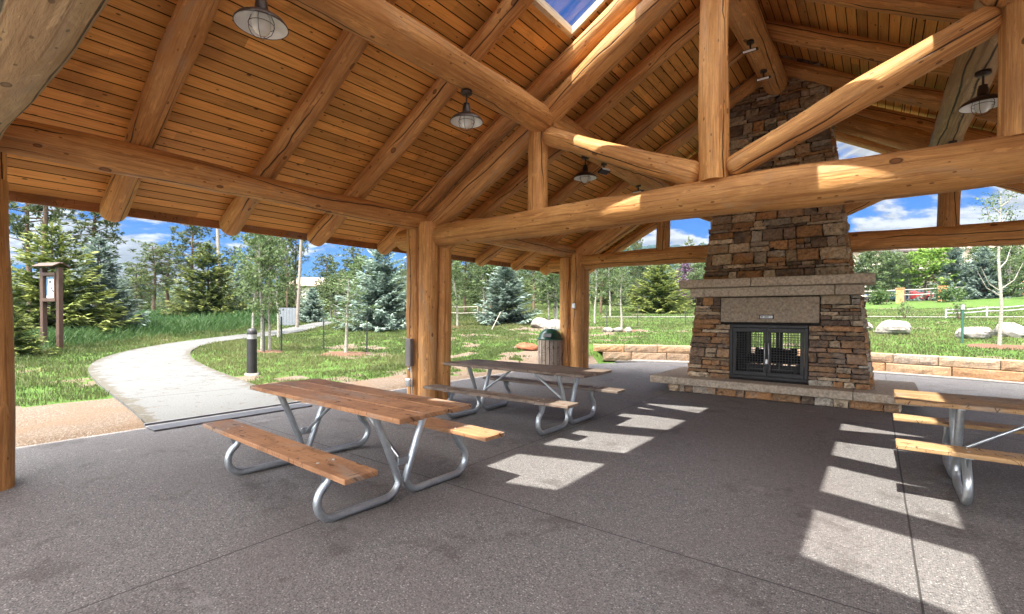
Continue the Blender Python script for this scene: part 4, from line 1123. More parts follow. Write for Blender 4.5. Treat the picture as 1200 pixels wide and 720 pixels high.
protos={}
def place_copy(key,name,label,cat,x,y,rz,sc,group):
    """first use builds, later uses copy tree and parts"""
    if key in protos:
        src=protos[key]; o=src.copy(); COL.objects.link(o)
        for ch in src.children:
            c=ch.copy(); COL.objects.link(c); c.parent=o
    else:
        o=MAKE[key[0]](*key[1:]); protos[key]=o
    o.name=name
    o.location=(x,y,T1(x,y)-.03); o.rotation_euler=(0,0,rz); o.scale=sc
    tag(o,label,cat,group); return o
def mk_spruce(var,col):
    o=thing('spruce_tree','spruce','tree'); h=4.;r=[1.75,1.55,1.95][var]
    mb=MB(); p,rr=trunk_mb(h*.97,.085,.012,var,wob=.02); mb.tube(p,rr,8); mb.build('trunk',M['bark'],o)
    V,F,ti=spruce_mesh(h,r,var+3,1.25); raw_mesh('crown',V,F,M[col],o,ti); return o
def mk_pine(var):
    R=np.random.RandomState(var+40); g=random.Random(var+40); h=8.; o=thing('pine_tree','pine','tree')
    mb=MB(); p,rr=trunk_mb(h*.985,.115,.02,var+9,wob=.07); mb.tube(p,rr,9)
    Ps=[];Ds=[];Ls=[];Ws=[];Ti=[]
    nb=[62,46,54][var]; cs=[.30,.45,.36][var]
    for i in range(nb):
        t=cs+(1-cs)*(i+R.rand())/nb; z=h*t; q=(t-cs)/(1-cs)
        ln=(.25+1.15*math.sin(min(1,q*1.25+.12)*math.pi*.80)**.8)*R.uniform(.5,1.15)
        a=i*2.4+R.uniform(-.6,.6); u=np.array([math.cos(a),math.sin(a),0]); pit=R.uniform(-.25,.5)
        x0=np.interp(z,[q_[2] for q_ in p],[q_[0] for q_ in p]); y0=np.interp(z,[q_[2] for q_ in p],[q_[1] for q_ in p])
        e=np.array([x0,y0,z])+u*ln+np.array([0,0,ln*math.tan(pit)+.12*ln])
        m_=np.array([x0,y0,z])+u*ln*.55+np.array([0,0,ln*.5*math.tan(pit)])
        mb.tube([(x0,y0,z),tuple(m_),tuple(e)],[.018+.012*ln,.014,.006],5,cap=False)
        nt=max(3,int(ln*7.5))
        for k in range(nt):
            s=R.uniform(.35,1.05); c=np.array([x0,y0,z])*(1-s)+e*s+R.normal(0,.10*ln+.03,3)+np.array([0,0,.05])
            n=16; d=unit(R.normal(0,1,(n,3))+np.array([[u[0]*.5,u[1]*.5,.55]]))
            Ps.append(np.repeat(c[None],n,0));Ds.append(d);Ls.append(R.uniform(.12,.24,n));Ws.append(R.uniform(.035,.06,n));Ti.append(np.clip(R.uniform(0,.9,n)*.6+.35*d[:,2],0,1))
    mb.build('trunk',M['bark'],o)
    P_=np.concatenate(Ps);V,F=quads_from(P_,np.concatenate(Ds),unit(R.normal(0,1,(len(P_),3))),np.concatenate(Ls),np.concatenate(Ws)); ti=np.concatenate(Ti)
    raw_mesh('crown',V,F,M['needle_dark'],o,np.c_[ti,ti,ti]); return o
def mk_broad(var,col,stems,leafn,lsize,h=4.5,r=1.0,cs=.28,bark='aspen_bark'):
    R=np.random.RandomState(var+80); o=thing('aspen_tree','aspen','tree'); mb=MB()
    C=[];
    for s in range(stems):
        off=(R.uniform(-.35,.35)*(stems>1),R.uniform(-.35,.35)*(stems>1)); lean=(R.uniform(-.05,.05),R.uniform(-.05,.05)); hh=h*R.uniform(.82,1.)
        p,rr=trunk_mb(hh*.97,.022+.009*h,.008,var*5+s,lean,.05); p=[(q[0]+off[0],q[1]+off[1],q[2]) for q in p]; mb.tube(p,rr,8)
        nb=int(15+h*3.2)
        for i in range(nb):
            t=cs+(1-cs)*(i+R.rand())/nb; z=hh*t*.97; q=(t-cs)/(1-cs)
            ln=r*(.30+.85*math.sin(min(1.,q*.92+.16)*math.pi)**.7)*R.uniform(.5,1.1)
            a=i*2.4+R.uniform(-.7,.7); el=R.uniform(.25,.95)
            x0=np.interp(z,[w[2] for w in p],[w[0] for w in p]);y0=np.interp(z,[w[2] for w in p],[w[1] for w in p])
            b=np.array([x0,y0,z]); e=b+np.array([math.cos(a)*ln*math.cos(el),math.sin(a)*ln*math.cos(el),ln*math.sin(el)])
            m_=(b+e)/2+R.normal(0,.04,3); mb.tube([tuple(b),tuple(m_),tuple(e)],[.006+.006*ln,.006,.003],5,cap=False)
            for k in range(3): C.append((b+(e-b)*R.uniform(.4,1.05)+R.normal(0,.08*r,3),.10+.16*r*R.rand()))
    mb.build('trunk',M[bark],o)
    nc=len(C); ctr=np.array([c[0] for c in C]); rad=np.array([c[1] for c in C]); shade=R.uniform(.0,.5,nc)
    keep=R.rand(nc)<.86; idx=R.choice(np.where(keep)[0],leafn)
    P_=ctr[idx]+unit(R.normal(0,1,(leafn,3)))*(rad[idx]*R.rand(leafn)**.5)[:,None]*np.array([[1.15,1.15,.85]])
    D=unit(R.normal(0,1,(leafn,3))+np.array([[0,0,-.3]])); Nn=unit(R.normal(0,.7,(leafn,3))+np.array([[0,0,.6]]))
    L=lsize*R.uniform(.7,1.35,leafn); V,F=quads_from(P_,D,Nn,L,L*.85); ti=np.clip(shade[idx]+R.uniform(0,.5,leafn),0,1)
    raw_mesh('crown',V,F,M[col],o,np.c_[ti,ti,ti]); return o
def mk_dead():
    o=thing('dead_tree','dead tree','tree'); mb=MB(); p,rr=trunk_mb(8,.11,.05,5,wob=.05); mb.tube(p,rr,9)
    for z,a,l in((5.2,1,.5),(6.3,3,.4),(7.1,5,.35),(4.1,4,.3)): mb.tube([(0,0,z),(l*math.cos(a),l*math.sin(a),z+.12)],[.02,.006],5)
    mb.build('trunk',M['bark_dead'],o); return o
MAKE={'SP':mk_spruce,'PI':mk_pine,'BR':mk_broad,'DT':mk_dead}
TREES=[
('SG',-22.80,3.46,3.98,1.96,'tall yellow-green spruce behind the notice kiosk'),
('SB',-24.37,5.02,3.85,1.68,'blue-grey spruce just right of the notice kiosk'),
('SG',-17.19,1.83,1.32,0.73,'low dark spruce beside the left log post'),
('PI',-35.26,4.50,11.85,1.52,'tall dark pine at the far left behind the spruces'),
('PI',-30.46,4.39,11.06,1.58,'tall pine with bare upper trunk above the yellow-green spruce'),
('PI',-33.86,6.83,7.94,1.68,'pine rising directly behind the blue-grey spruce near the kiosk'),
('PI',-43.39,12.13,5.32,1.42,'flat topped pine left of the tall pine, with broken leader'),
('PI',-44.83,13.54,5.19,1.77,'leaning small crowned pine standing next to the flat topped one'),
('PI',-55.16,13.19,3.04,1.26,'small distant pine right of the blue-grey spruce'),
('PI',-45.71,15.39,10.70,1.72,'tall slim pine above the middle of the tall grass'),
('DT',-42.79,16.36,12.14,0.28,'bare dead trunk standing like a pole behind the green spruce'),
('SG',-34.54,12.60,4.85,2.22,'broad green spruce beyond the tall grass'),
('SB',-38.16,16.12,3.60,1.42,'narrow bluish spruce left of the clump of aspens'),
('SB',-25.39,14.56,1.91,1.06,'small bluish spruce right of the leaning pole'),
('SB',-18.98,14.43,4.39,1.94,'big blue spruce left of the middle log posts'),
('SB',-16.40,20.82,3.77,1.90,'round blue spruce between the two rows of log posts'),
('SG',-13.05,35.33,3.97,2.32,'green spruce between the far posts and the chimney'),
('SB',6.11,63.84,5.57,2.19,'blue spruce right of the bright green leafy tree'),
('SB',8.21,64.18,4.98,2.47,'wide blue spruce behind the white aspen trunk'),
('SB',1.76,74.36,6.22,2.70,'dark blue spruce behind the leafy trees near the chimney'),
('PI',-21.51,21.31,4.73,1.18,'shaggy pine right of the middle log posts'),
('PI',-22.63,24.23,4.74,1.18,'thin pine left of the round blue spruce'),
('PI',-16.08,31.76,5.25,1.13,'slim pine just right of the far log posts'),
('PI',-20.05,43.83,7.11,1.01,'far pine whose tip shows over the far truss chord'),
('PI',-19.65,46.65,7.41,1.05,'second far pine showing above the far truss chord'),
('PI',-56.43,14.74,3.28,1.48,'hazy small pine between the kiosk spruce and the flat topped pine'),
('PI',-34.30,16.56,6.30,1.22,'pine rising behind the clump of aspens'),
('PI',-31.46,16.21,6.06,0.92,'dark trunked pine at the right of the clump of aspens'),
('AS',-15.18,7.14,4.23,0.80,'young aspen clump tied to three stakes right of the bollard'),
('AS',-21.84,9.73,4.68,0.98,'slender aspen behind the bollard cap'),
('AT',-19.95,9.92,4.80,0.93,'slender aspen between the staked clump and the leaning pole'),
('AT',-13.36,8.79,2.72,0.65,'staked aspen sapling in the middle of the grass slope'),
('AS',-23.16,16.27,3.82,1.45,'aspen left of the big blue spruce'),
('AS',-26.20,16.46,2.95,1.14,'small aspen behind the staked sapling'),
('AS',-16.76,17.39,3.98,0.95,'aspen with pale trunk right of the middle log posts'),
('AS',-20.46,23.37,4.48,1.22,'aspen touching the left of the round blue spruce'),
('AS',-14.63,22.80,3.89,1.65,'light green aspen just left of the far log posts'),
('AT',-12.20,23.40,4.20,0.75,'thin aspen just right of the far log posts'),
('AS',-14.20,29.42,4.59,1.26,'grey-green aspen behind the sapling with edging stones'),
('AT',-9.82,21.57,3.16,0.58,'white stemmed sapling in the ring of edging stones'),
('AS',-14.86,36.47,4.82,1.23,'aspen left of the green spruce near the chimney'),
('BR',-0.94,64.74,6.25,2.42,'leafy tree right beside the chimney'),
('BR',0.67,63.45,5.65,2.15,'leafy tree with pale trunk in front of the flats'),
('BR',4.42,65.06,6.13,3.51,'bright green leafy tree in the middle of the right lawn'),
('AS',9.98,63.02,5.61,2.05,'aspen at the right edge beyond the rail fence'),
('AS',10.10,58.08,3.91,1.86,'aspen cut by the right edge of the view'),
('PU',-13.82,44.82,4.27,1.58,'purple leaved tree left of the chimney'),
('AS',-11.88,41.26,4.23,1.15,'pale aspen close to the left of the chimney'),
('AW',2.86,19.68,4.56,0.35,'white trunked aspen standing close behind the retaining wall'),
('PI',-31.03,14.02,5.93,0.86,'slim pine behind the slender aspen by the bollard'),
('PI',-31.93,17.12,6.77,0.83,'tallest slim pine just left of the leaning pole'),
('PI',-31.35,21.34,4.72,1.16,'pine between the leaning pole and the big blue spruce'),
('PI',-36.65,22.32,4.42,1.15,'short pine right of the leaning pole above the house roof'),
('PI',-47.27,19.23,5.67,1.26,'pine right of the dead trunk over the green spruce'),
('PI',-51.82,13.23,4.41,1.36,'ragged pine directly right of the blue-grey spruce'),
('PI',-23.79,28.38,5.44,1.19,'pine over the left shoulder of the round blue spruce'),
('PI',-21.73,31.21,5.52,1.23,'pine over the right shoulder of the round blue spruce'),
('AS',2.52,64.87,5.19,1.97,'aspen between the leafy trees and the bright green tree'),
('AS',7.56,67.46,5.70,1.76,'aspen between the two blue spruces on the right'),
('BR',10.35,70.85,6.25,2.51,'leafy tree directly behind the white aspen trunk'),
('BR',12.27,68.55,5.21,2.53,'leafy tree at the right edge beyond the parked cars'),
]
cnt={}
for i,(k,x,y,h,r,lab) in enumerate(TREES):
    g=random.Random(i*31+7); rz=g.uniform(0,6.28); v=cnt.get(k,0); cnt[k]=v+1
    if k in('SB','SG'):
        var=v%3; rr=[1.75,1.55,1.95][var]
        place_copy(('SP',var,'needle_blue' if k=='SB' else 'needle_green'),'spruce_tree',lab,'tree',x,y,rz,(r/rr,r/rr,h/4.),'spruce trees around the pavilion')
    elif k=='PI':
        s=h/8.; w=max(r/1.25,s*.7); place_copy(('PI',v%3),'pine_tree',lab,'tree',x,y,rz,(w,w,s),'pine trees beyond the grass')
    elif k=='DT': place_copy(('DT',),'dead_tree',lab,'tree',x,y,rz,(h/8,h/8,h/8),None)
    elif k=='AS':
        var=v%3; st=(3,1,2)[var]; w=max(.55,min(1.3,r/1.0))
        place_copy(('BR',var,'leaf_aspen',st,(4600,3000,4600)[var],.088),'aspen_tree',lab,'tree',x,y,rz,(w,w,h/4.5),'aspens around the pavilion')
    elif k=='AT':
        place_copy(('BR',30,'leaf_aspen',1,900,.075,4.5,.8,.34),'aspen_tree',lab,'tree',x,y,rz,(1,1,h/4.5),'aspens around the pavilion')
    elif k=='BR':
        col='leaf_bright' if 'bright' in lab else 'leaf_aspen'
        place_copy(('BR',10+v,col,2,5200,.17,6.5,2.2,.16,'bark'),'leafy_tree',lab,'tree',x,y,rz,(r/2.3,r/2.3,h/6.5),'leafy trees beyond the lawn')
    elif k=='PU': place_copy(('BR',20,'leaf_purple',2,2600,.15,4.5,1.4,.15,'bark'),'plum_tree',lab,'tree',x,y,rz,(1,1,1),None)
    elif k=='AW':
        o=thing('aspen_tree',lab,'tree',(x,y,T1(x,y)-.03),0,'aspens around the pavilion'); mb=MB()
        u=np.array([.794,.6075])
        def w2(a,z,b=0): return (u[0]*a-.6*b,u[1]*a+.8*b,z)
        pts=[w2(0,-.1),w2(.03,.6),w2(.05,1.2),w2(.00,1.9),w2(-.06,2.6),w2(-.06,3.3),w2(-.03,4.0),w2(-.02,4.6)]
        mb.tube(pts,[.052,.047,.043,.040,.034,.027,.018,.006],10)
        tips=[]
        for a,z,b,l in((.04,1.62,0,-.62),(.03,1.5,.1,-.55),(.04,1.72,-.1,.45),(-.03,2.3,.15,.6),(-.06,3.0,-.1,-.5),(-.06,3.1,.1,.55),(-.05,3.5,0,-.45),(-.04,3.6,.1,.4),(-.03,3.9,0,-.3),(-.03,4.1,-.1,.25)):
            p0=w2(a,z,0); up=1.0 if abs(l)>.4 else .6; m_=w2(a+l*.6,z+.25*up,b); e=w2(a+l,z+.75*up,b*1.6); mb.tube([p0,m_,e],[.020,.013,.005],6,cap=False); tips+= [(e,.14),(tuple((np.array(m_)+np.array(e))/2),.10)] if z>2.2 else []
        mb.build('trunk',M['aspen_bark'],o)
        R=np.random.RandomState(4); n=520; tp=np.array([t_[0] for t_ in tips]+[w2(-.02,4.5),w2(-.03,4.2)]); id_=R.randint(0,len(tp),n)
        P_=tp[id_]+R.normal(0,.11,(n,3)); V,F=quads_from(P_,unit(R.normal(0,1,(n,3))),unit(R.normal(0,1,(n,3))),R.uniform(.04,.075,n),R.uniform(.035,.06,n)); ti=R.rand(n)
        raw_mesh('crown',V,F,M['leaf_aspen'],o,np.c_[ti,ti,ti])

# shrubs
def shrub(label,x,y,h,r,n,col='leaf_shrub',seed=1,ls=.12):
    R=np.random.RandomState(seed); o=thing('shrub',label,'shrub',(x,y,T1(x,y)-.02),0,'shrubs on the lawn'); mb=MB()
    for k in range(6):
        a=k*1.05; mb.tube([(0,0,0),(r*.3*math.cos(a),r*.3*math.sin(a),h*.4),(r*.6*math.cos(a),r*.6*math.sin(a),h*.8)],[.02,.014,.005],5,cap=False)
    mb.build('stem',M['bark'],o)
    c=unit(R.normal(0,1,(40,3)))*R.uniform(.3,.9,(40,1))*np.array([[r,r,h*.5]])+np.array([[0,0,h*.5]])
    i=R.randint(0,40,n); P_=c[i]+R.normal(0,.16*r,(n,3)); P_[:,2]=np.maximum(P_[:,2],.03)
    V,F=quads_from(P_,unit(R.normal(0,1,(n,3))),unit(R.normal(0,1,(n,3))),ls*R.uniform(.7,1.3,n),ls*.7*np.ones(n)); ti=np.clip(R.rand(40)[i]*.6+R.rand(n)*.4,0,1)
    raw_mesh('crown',V,F,M[col],o,np.c_[ti,ti,ti]); return o
shrub('round dark shrub at the fence just right of the chimney',.34,55.64,1.55,1.2,900,seed=2,ls=.2)
shrub('dark shrub in front of the fence near the blue spruces',5.1,58.0,1.45,1.4,900,seed=3,ls=.2)
shrub('shrub by the fence right of the white aspen',9.7,62.8,1.6,1.3,900,seed=4,ls=.2)
shrub('sparse young bush alone on the right lawn',1.24,33.67,1.05,.5,220,'leaf_aspen',seed=5,ls=.10)
shrub('sparse bush behind the boulder right of the white aspen',3.3,32.5,1.0,.45,200,'leaf_aspen',seed=6,ls=.10)

# stakes, posts
def stake(label,x,y,h,m='stake',w=.045,name='tree_stake',lean=0,top=None):
    t=thing(name,label,'stake',(x,y,T1(x,y)),rng.uniform(0,.6),'stakes around young trees' if m=='stake' else None)
    mb=MB(); Mx=Matrix.Rotation(lean,3,'Y'); c=Mx@Vector((0,0,h/2-.1)); mb.box(c,(w,w*.4,h+.2),Mx); mb.box((c.x,c.y+w*.45,c.z),(w*.35,w*.6,h+.2),Mx); mb.build('post',M[m],t)
    if top: mb=MB(); mb.box((0,.004,h-.06),(w*1.25,w*1.1,.16)); mb.build('tip',M[top],t)
    return t
for i,(x,y,h,l) in enumerate([(-15.60,7.28,1.10,'left dark stake at the aspen clump by the bollard'),(-14.98,7.0,1.05,'right dark stake at the aspen clump by the bollard'),(-15.1,7.6,1.1,'rear dark stake at the aspen clump by the bollard'),
   (-14.75,8.86,1.15,'dark stake left of the aspen sapling on the grass slope'),(-13.42,9.62,1.15,'dark stake right of the aspen sapling on the grass slope'),
   (-10.16,20.7,1.15,'dark stake left of the sapling in the stone ring'),(-9.75,23.4,1.1,'dark stake right of the sapling in the stone ring'),(-8.24,26.27,1.0,'dark stake on the lawn close to the chimney edge')]): stake(l,x,y,h)
stake('green steel post with white tip behind the retaining wall',2.16,20.5,1.2,'post_green',.06,'steel_post',0,'white_paint')
stake('pale stake leaning in the grass below the round blue spruce',-14.3,17.1,1.0,'rope_grey',.05,'garden_stake',R_(32))
# leaning pole
mb=MB(); x,y=-23.19,12.47; mb.tube([(0,0,-.1),(.1,.08,2.4),(.19,.15,4.9)],[.085,.075,.065],10); o=mb.build('wooden_pole',M['bark_dead'],None,(x,y,T1(x,y))); tag(o,'leaning bare timber pole right of the clump of aspens','pole')
# mulch rings
def mulch(label,x,y,r,seed):
    g=random.Random(seed); vs=[(0,0,.035)]; n=20
    for k in range(n): a=6.283*k/n; q=r*g.uniform(.8,1.15); vs.append((q*math.cos(a),q*math.sin(a),T1(x+q*math.cos(a),y+q*math.sin(a))-T1(x,y)-.01))
    mb=MB(); mb.add(vs,[(0,1+k,1+(k+1)%n) for k in range(n)]); o=mb.build('mulch',M['mulch'],None,(x,y,T1(x,y)+.012)); struct(o)
M['mulch']=m_flat('bark_mulch',(.11,.062,.042),.95,.1,0,.6,30)
mulch('',-15.18,7.14,.55,1); mulch('',-13.36,8.79,.75,2); mulch('',-9.6,21.0,.85,3); mulch('',2.9,19.7,.8,4); mulch('',-17,17,1.2,5)

# ------------------------------------------------------------------ fences and far things
def rail_fence(label,pts,nr,h,pm,rm,pw,rr,name='rail_fence',gap=0):
    t=thing(name,label,'fence',(pts[0][0],pts[0][1],T1(*pts[0])))
    O=Vector(t.location)
    for i,p in enumerate(pts):
        z=T1(*p); mb=MB(); mb.box((p[0]-O.x,p[1]-O.y,z-O.z+h/2-.05),(pw,pw,h+.1),bev=.02); 
        if pw>.3: mb.box((p[0]-O.x,p[1]-O.y,z-O.z+h+.03),(pw*1.2,pw*1.2,.08),bev=.02)
        mb.build('post',M[pm],t)
    for a,b in zip(pts[:-1],pts[1:]):
        for k in range(nr):
            hh=h*(.92-.36*k); mb=MB()
            va=Vector((a[0],a[1],T1(*a)+hh))-O; vb=Vector((b[0],b[1],T1(*b)+hh))-O; m_=(va+vb)/2-Vector((0,0,.04))
            mb.tube([va,m_,vb],rr,8); mb.build('rail',M[rm],t)
    return t
u=Vector((.794,.6075))
rail_fence('far fence of orange sandstone pillars and pale rails beside the street',[(-1.48+3.27*k,56.77+2.5*k) for k in range(-1,7)],2,1.35,'brick','rope_grey',.62,.05)
rail_fence('low white rail fence right of the green post on the lawn',[(2.9,33.6),(4.6,34.9),(6.3,36.2),(8.,37.5)],2,.50,'white_paint','white_paint',.08,.032)
rail_fence('grey wire fence behind the aspens right of the middle posts',[(-21.0,18.0),(-19.47,19.09),(-17.94,20.27),(-16.4,21.5)],2,.95,'bark_dead','rope_grey',.09,.022)
# pale walkway crossing the lawn
pw=[(-14,27.5),(-8,32.6),(-.67,35.1),(2.65,34.05),(5.6,33.0),(12,31)]
V=[];F=[]
for i,(x,y) in enumerate(resample(pw,40)):
    for s in(0,.55): V.append((x,y+s,T1(x,y+s)+.05))
for i in range(39): F.append((2*i,2*i+2,2*i+3,2*i+1))
mb=MB(); mb.add(V,F,[[(.5,0)]*4]*39); 
struct(mb.build('walkway',M['concrete']))
# street and kerb line beyond the fence
V=[];F=[]
d=Vector((.794,.6075)); nrm=Vector((-.6075,.794))
for i,s in enumerate(np.linspace(-40,60,20)):
    for q in(0,9): p=Vector((1.5,69.5))+d*s+nrm*q; V.append((p.x,p.y,T1(p.x,p.y)+.04))
for i in range(19): F.append((2*i,2*i+2,2*i+3,2*i+1))
mb=MB(); mb.add(V,F); struct(mb.build('street',m_flat('asphalt',(.05,.05,.052),.9,.2,0,.2,3)))
# cars
def car(label,x,y,rz,col,kind=0):
    t=thing('parked_car',label,'car',(x,y,T1(x,y)+.05),rz,'cars parked beyond the fence')
    pm=m_flat('car_paint',col,.25,.6,0,.05); prof=[(-2.1,.45),(-2.15,.75),(-1.75,.95),(-1.15,1.0),(-.55,1.45),(.9,1.5),(1.75,1.05 if kind==0 else 1.42),(2.15,.95),(2.2,.5),(1.9,.32),(-1.9,.32)]
    n=len(prof); vs=[];ws=[.80,.88,.88,.86,.66,.66,.78,.84,.84,.86,.86]
    for sgn in(-1,1): vs+=[(p[0],sgn*w,p[1]) for p,w in zip(prof,ws)]
    mb=MB(); mb.add(vs,[tuple(range(n)),tuple(range(2*n-1,n-1,-1))]+[(i,n+i,n+(i+1)%n,(i+1)%n) for i in range(n)]); mb.build('body',pm,t)
    for sgn in(-1,1):
        mb=MB(); s=[(-.98,.815,1.03),(-.5,.685,1.38),(.85,.68,1.42),(1.45,.78,1.06)]; q=[(a,sgn*(b+.02),c) for a,b,c in s]; mb.add(q,[(0,1,2,3) if sgn<0 else (3,2,1,0)]); mb.build('side_window',M['win'],t)
    mb=MB(); mb.add([(-1.16,-.74,1.02),(-1.16,.74,1.02),(-.60,.62,1.43),(-.60,-.62,1.43)],[(0,1,2,3)]); mb.build('windscreen',M['win'],t)
    for wx in(-1.35,1.35):
        for sgn in(-1,1):
            mb=MB(); mb.tube([(wx,sgn*.72,.33),(wx,sgn*.9,.33)],.33,16); w=mb.build('wheel',M['char'],t)
            mb=MB(); mb.tube([(wx,sgn*.895,.33),(wx,sgn*.912,.33)],.19,12); mb.build('rim',M['steel'],w)
    return t
ca=math.atan2(.6075,.794)
def cpos(px_d): return px_d
for l,s,q,col,k in(('white van like car at the left end of the parked row by the chimney',-3.6,2.2,(.70,.70,.68),1),('dark blue car parked left of the red one',1.4,2.0,(.03,.05,.10),0),('red car parked between a dark and a silver car',4.6,2.2,(.35,.03,.03),0),('silver car parked behind the dark shrub',8.6,2.0,(.45,.47,.50),0),('white car parked behind the white aspen trunk',12.4,2.2,(.72,.72,.70),1),('black car parked at the right end of the row',17.2,2.1,(.02,.02,.025),1)):
    p=Vector((1.0,69.5))+d*s+nrm*q; car(l,p.x,p.y,ca+(math.pi if k else 0),col,k)
# buildings
def block(label,x,y,rz,W_,D_,fl,fh,wall,roof,roofh,name='apartment_building',bal=True):
    t=thing(name,label,'building',(x,y,T1(x,y)),rz); H_=fl*fh
    mb=MB(); mb.box((0,D_/2,H_/2-.3),(W_,D_,H_+.6)); mb.build('wall',M[wall],t)
    mb=MB(); e=.7
    vs=[(-W_/2-e,-e,H_),(W_/2+e,-e,H_),(W_/2+e,D_+e,H_),(-W_/2-e,D_+e,H_),(-W_/2-e,D_/2,H_+roofh),(W_/2+e,D_/2,H_+roofh)]
    vs+=[(a,b,c-.25) for a,b,c in vs[:4]]
    mb.add(vs,[(0,1,5,4),(2,3,4,5),(0,4,3),(1,2,5),(6,7,1,0),(7,8,2,1),(8,9,3,2),(9,6,0,3),(9,8,7,6)]); mb.build('roof',M[roof],t)
    nw=int(W_/3.2)
    for f in range(fl):
        for k in range(nw):
            cx_=-W_/2+(k+.5)*W_/nw; mb=MB(); mb.box((cx_,-.03,f*fh+1.5),(1.75,.08,1.5)); w=mb.build('window',M['win'],t)
            mb=MB(); 
            for dx in(-.93,.93): mb.box((cx_+dx,-.05,f*fh+1.5),(.11,.12,1.72))
            for dz in(-.81,.81): mb.box((cx_,-.05,f*fh+1.5+dz),(1.745,.12,.11))
            mb.build('frame',M['skin_white'],w)
        if bal and f:
            mb=MB(); mb.box((0,-.9,f*fh-.05),(W_*.96,1.75,.22)); b=mb.build('balcony',M['skin_white'],t)
            mb=MB(); mb.box((0,-1.74,f*fh+.95),(W_*.96,.08,.12))
            mb.box((0,-1.74,f*fh+.5),(W_*.96,.05,.09))
            for k in range(int(W_/2)+1): mb.box((-W_*.48+k*W_*.96/int(W_/2),-1.74,f*fh+.5),(.1,.085,.9))
            mb.build('railing',M['skin_white'],b)
    return t
block('beige block of flats with white balconies behind the leafy trees by the chimney',-1.5,90.5,ca,17,11,3,2.8,'wall_beige','roof_dark',1.6)
block('beige block of flats at the right edge behind the spruces',19.,110,ca,26,12,3,3.0,'wall_beige','roof_pink',2.2)
block('pale house with pinkish roof far beyond the small bluish spruce',-57.9,33.8,R_(52),5.0,6,1,2.7,'skin_white','roof_pink',1.1,'house',False)
mb=MB()
for k in range(7): mb.box((k*.14-.42,0,.52),(.132,.03,1.05))
mb.box((0,.03,.3),(1.0,.03,.08));mb.box((0,.03,.8),(1.0,.03,.08))
o=mb.build('board_screen',M['screen_paint'],None,(-24.6,12.75,T1(-24.6,12.75))); o.rotation_euler=(0,0,R_(37)); o.scale=(1.1,1,.9); tag(o,'pale blue-grey board screen behind the trunks left of the leaning pole','screen')

# hills
def hills():
    prof=[(-75,26),(-60,26),(-48,28),(-40,36),(-34,44),(-22,50),(-20,66),(-16,80),(-11,92),(-5,104),(0,115),(8,132),(12,139),(16,137),(22,124),(30,110),(38,100),(42,98),(48,92),(60,80),(75,70)]
    az=np.arange(-75,75.1,.35); h=np.interp(az,[p[0] for p in prof],[p[1] for p in prof]); h=h+8*(fbm(az*.5,az*0,4)-.47)*2+3*(fbm(az*3,az*0,8)-.47)*2
    V=[];n=len(az); rows=[(640,-8,0),(700,.25,1),(780,.6,1),(860,.88,1),(930,1,1),(1050,.8,1),(1200,0,0)]
    for Rr_,k,j in rows:
        for a,hh in zip(az,h):
            t=R_(a)-R_(0); th=-R_(37.41)+R_(a)
            zz=-8 if k<0 else hh*k+(0 if not j else 6*(vnoise(np.array([a*1.3]),np.array([Rr_*.02]),3)[0]-.5))
            V.append((Rr_*math.sin(th),Rr_*math.cos(th),max(zz,-8)))
    F=[]
    for r in range(len(rows)-1):
        for i in range(n-1): q=r*n+i; F.append((q,q+1,q+n+1,q+n))
    m,nt,b=mat('forested_hillside',.95,.05); g=G(nt); p=g.pos()
    nn=g.noise(p,.035,6,.7); n2=g.noise(p,.008,4)
    c=g.ramp(nn,[(.3,(.006,.014,.011)),(.55,(.013,.026,.019)),(.75,(.026,.040,.027))]); c=g.mix(g.maprange(n2,.58,.72,0,.4),c,(.045,.055,.036)); g.out(b,c,g.bump(nn,.8,6))
    return struct(raw_mesh('hills',np.array(V),np.array(F),m,smooth=True))
hills()
# nearer wooded knoll between pole and aspens
def treeline():
    R=np.random.RandomState(9); Vs=[];Fs=[];Ts=[];F0=0
    V,F,ti=spruce_mesh(4.,1.25,77,.45,.5)
    def rows(n,a0,a1,d0,d1,s0,s1):
        nonlocal F0
        for i in range(n):
            a=R.uniform(a0,a1); dd=R.uniform(d0,d1)
            th=-R_(37.41)+R_(a); x=dd*math.sin(th); y=dd*math.cos(th); s=R.uniform(s0,s1); ph=R.rand()*6.28; c_,s_=math.cos(ph),math.sin(ph)
            Q=V*np.array([[s*1.05,s*1.05,s]]); Q=np.c_[Q[:,0]*c_-Q[:,1]*s_,Q[:,0]*s_+Q[:,1]*c_,Q[:,2]]+np.array([[x,y,T1(x,y)-.1]])
            Vs.append(Q);Fs.append(F+F0);F0+=len(V);Ts.append(np.clip(ti*R.uniform(.4,1.1)+R.uniform(-.1,.15),0,1))
    rows(110,-47,-10,60,110,.8,1.35)
    rows(75,-12,26,46,72,1.0,1.75)
    rows(40,36,52,86,98,1.3,2.1)
    rows(46,-31,-9,36,56,.65,1.05)
    rows(26,-46,-30,48,70,.6,1.0)
    o=raw_mesh('woodland',np.concatenate(Vs),np.concatenate(Fs),M['needle_dark'],tint=np.concatenate(Ts)); tag(o,'far band of dark conifers along the skyline','woodland',None,'stuff')
treeline()

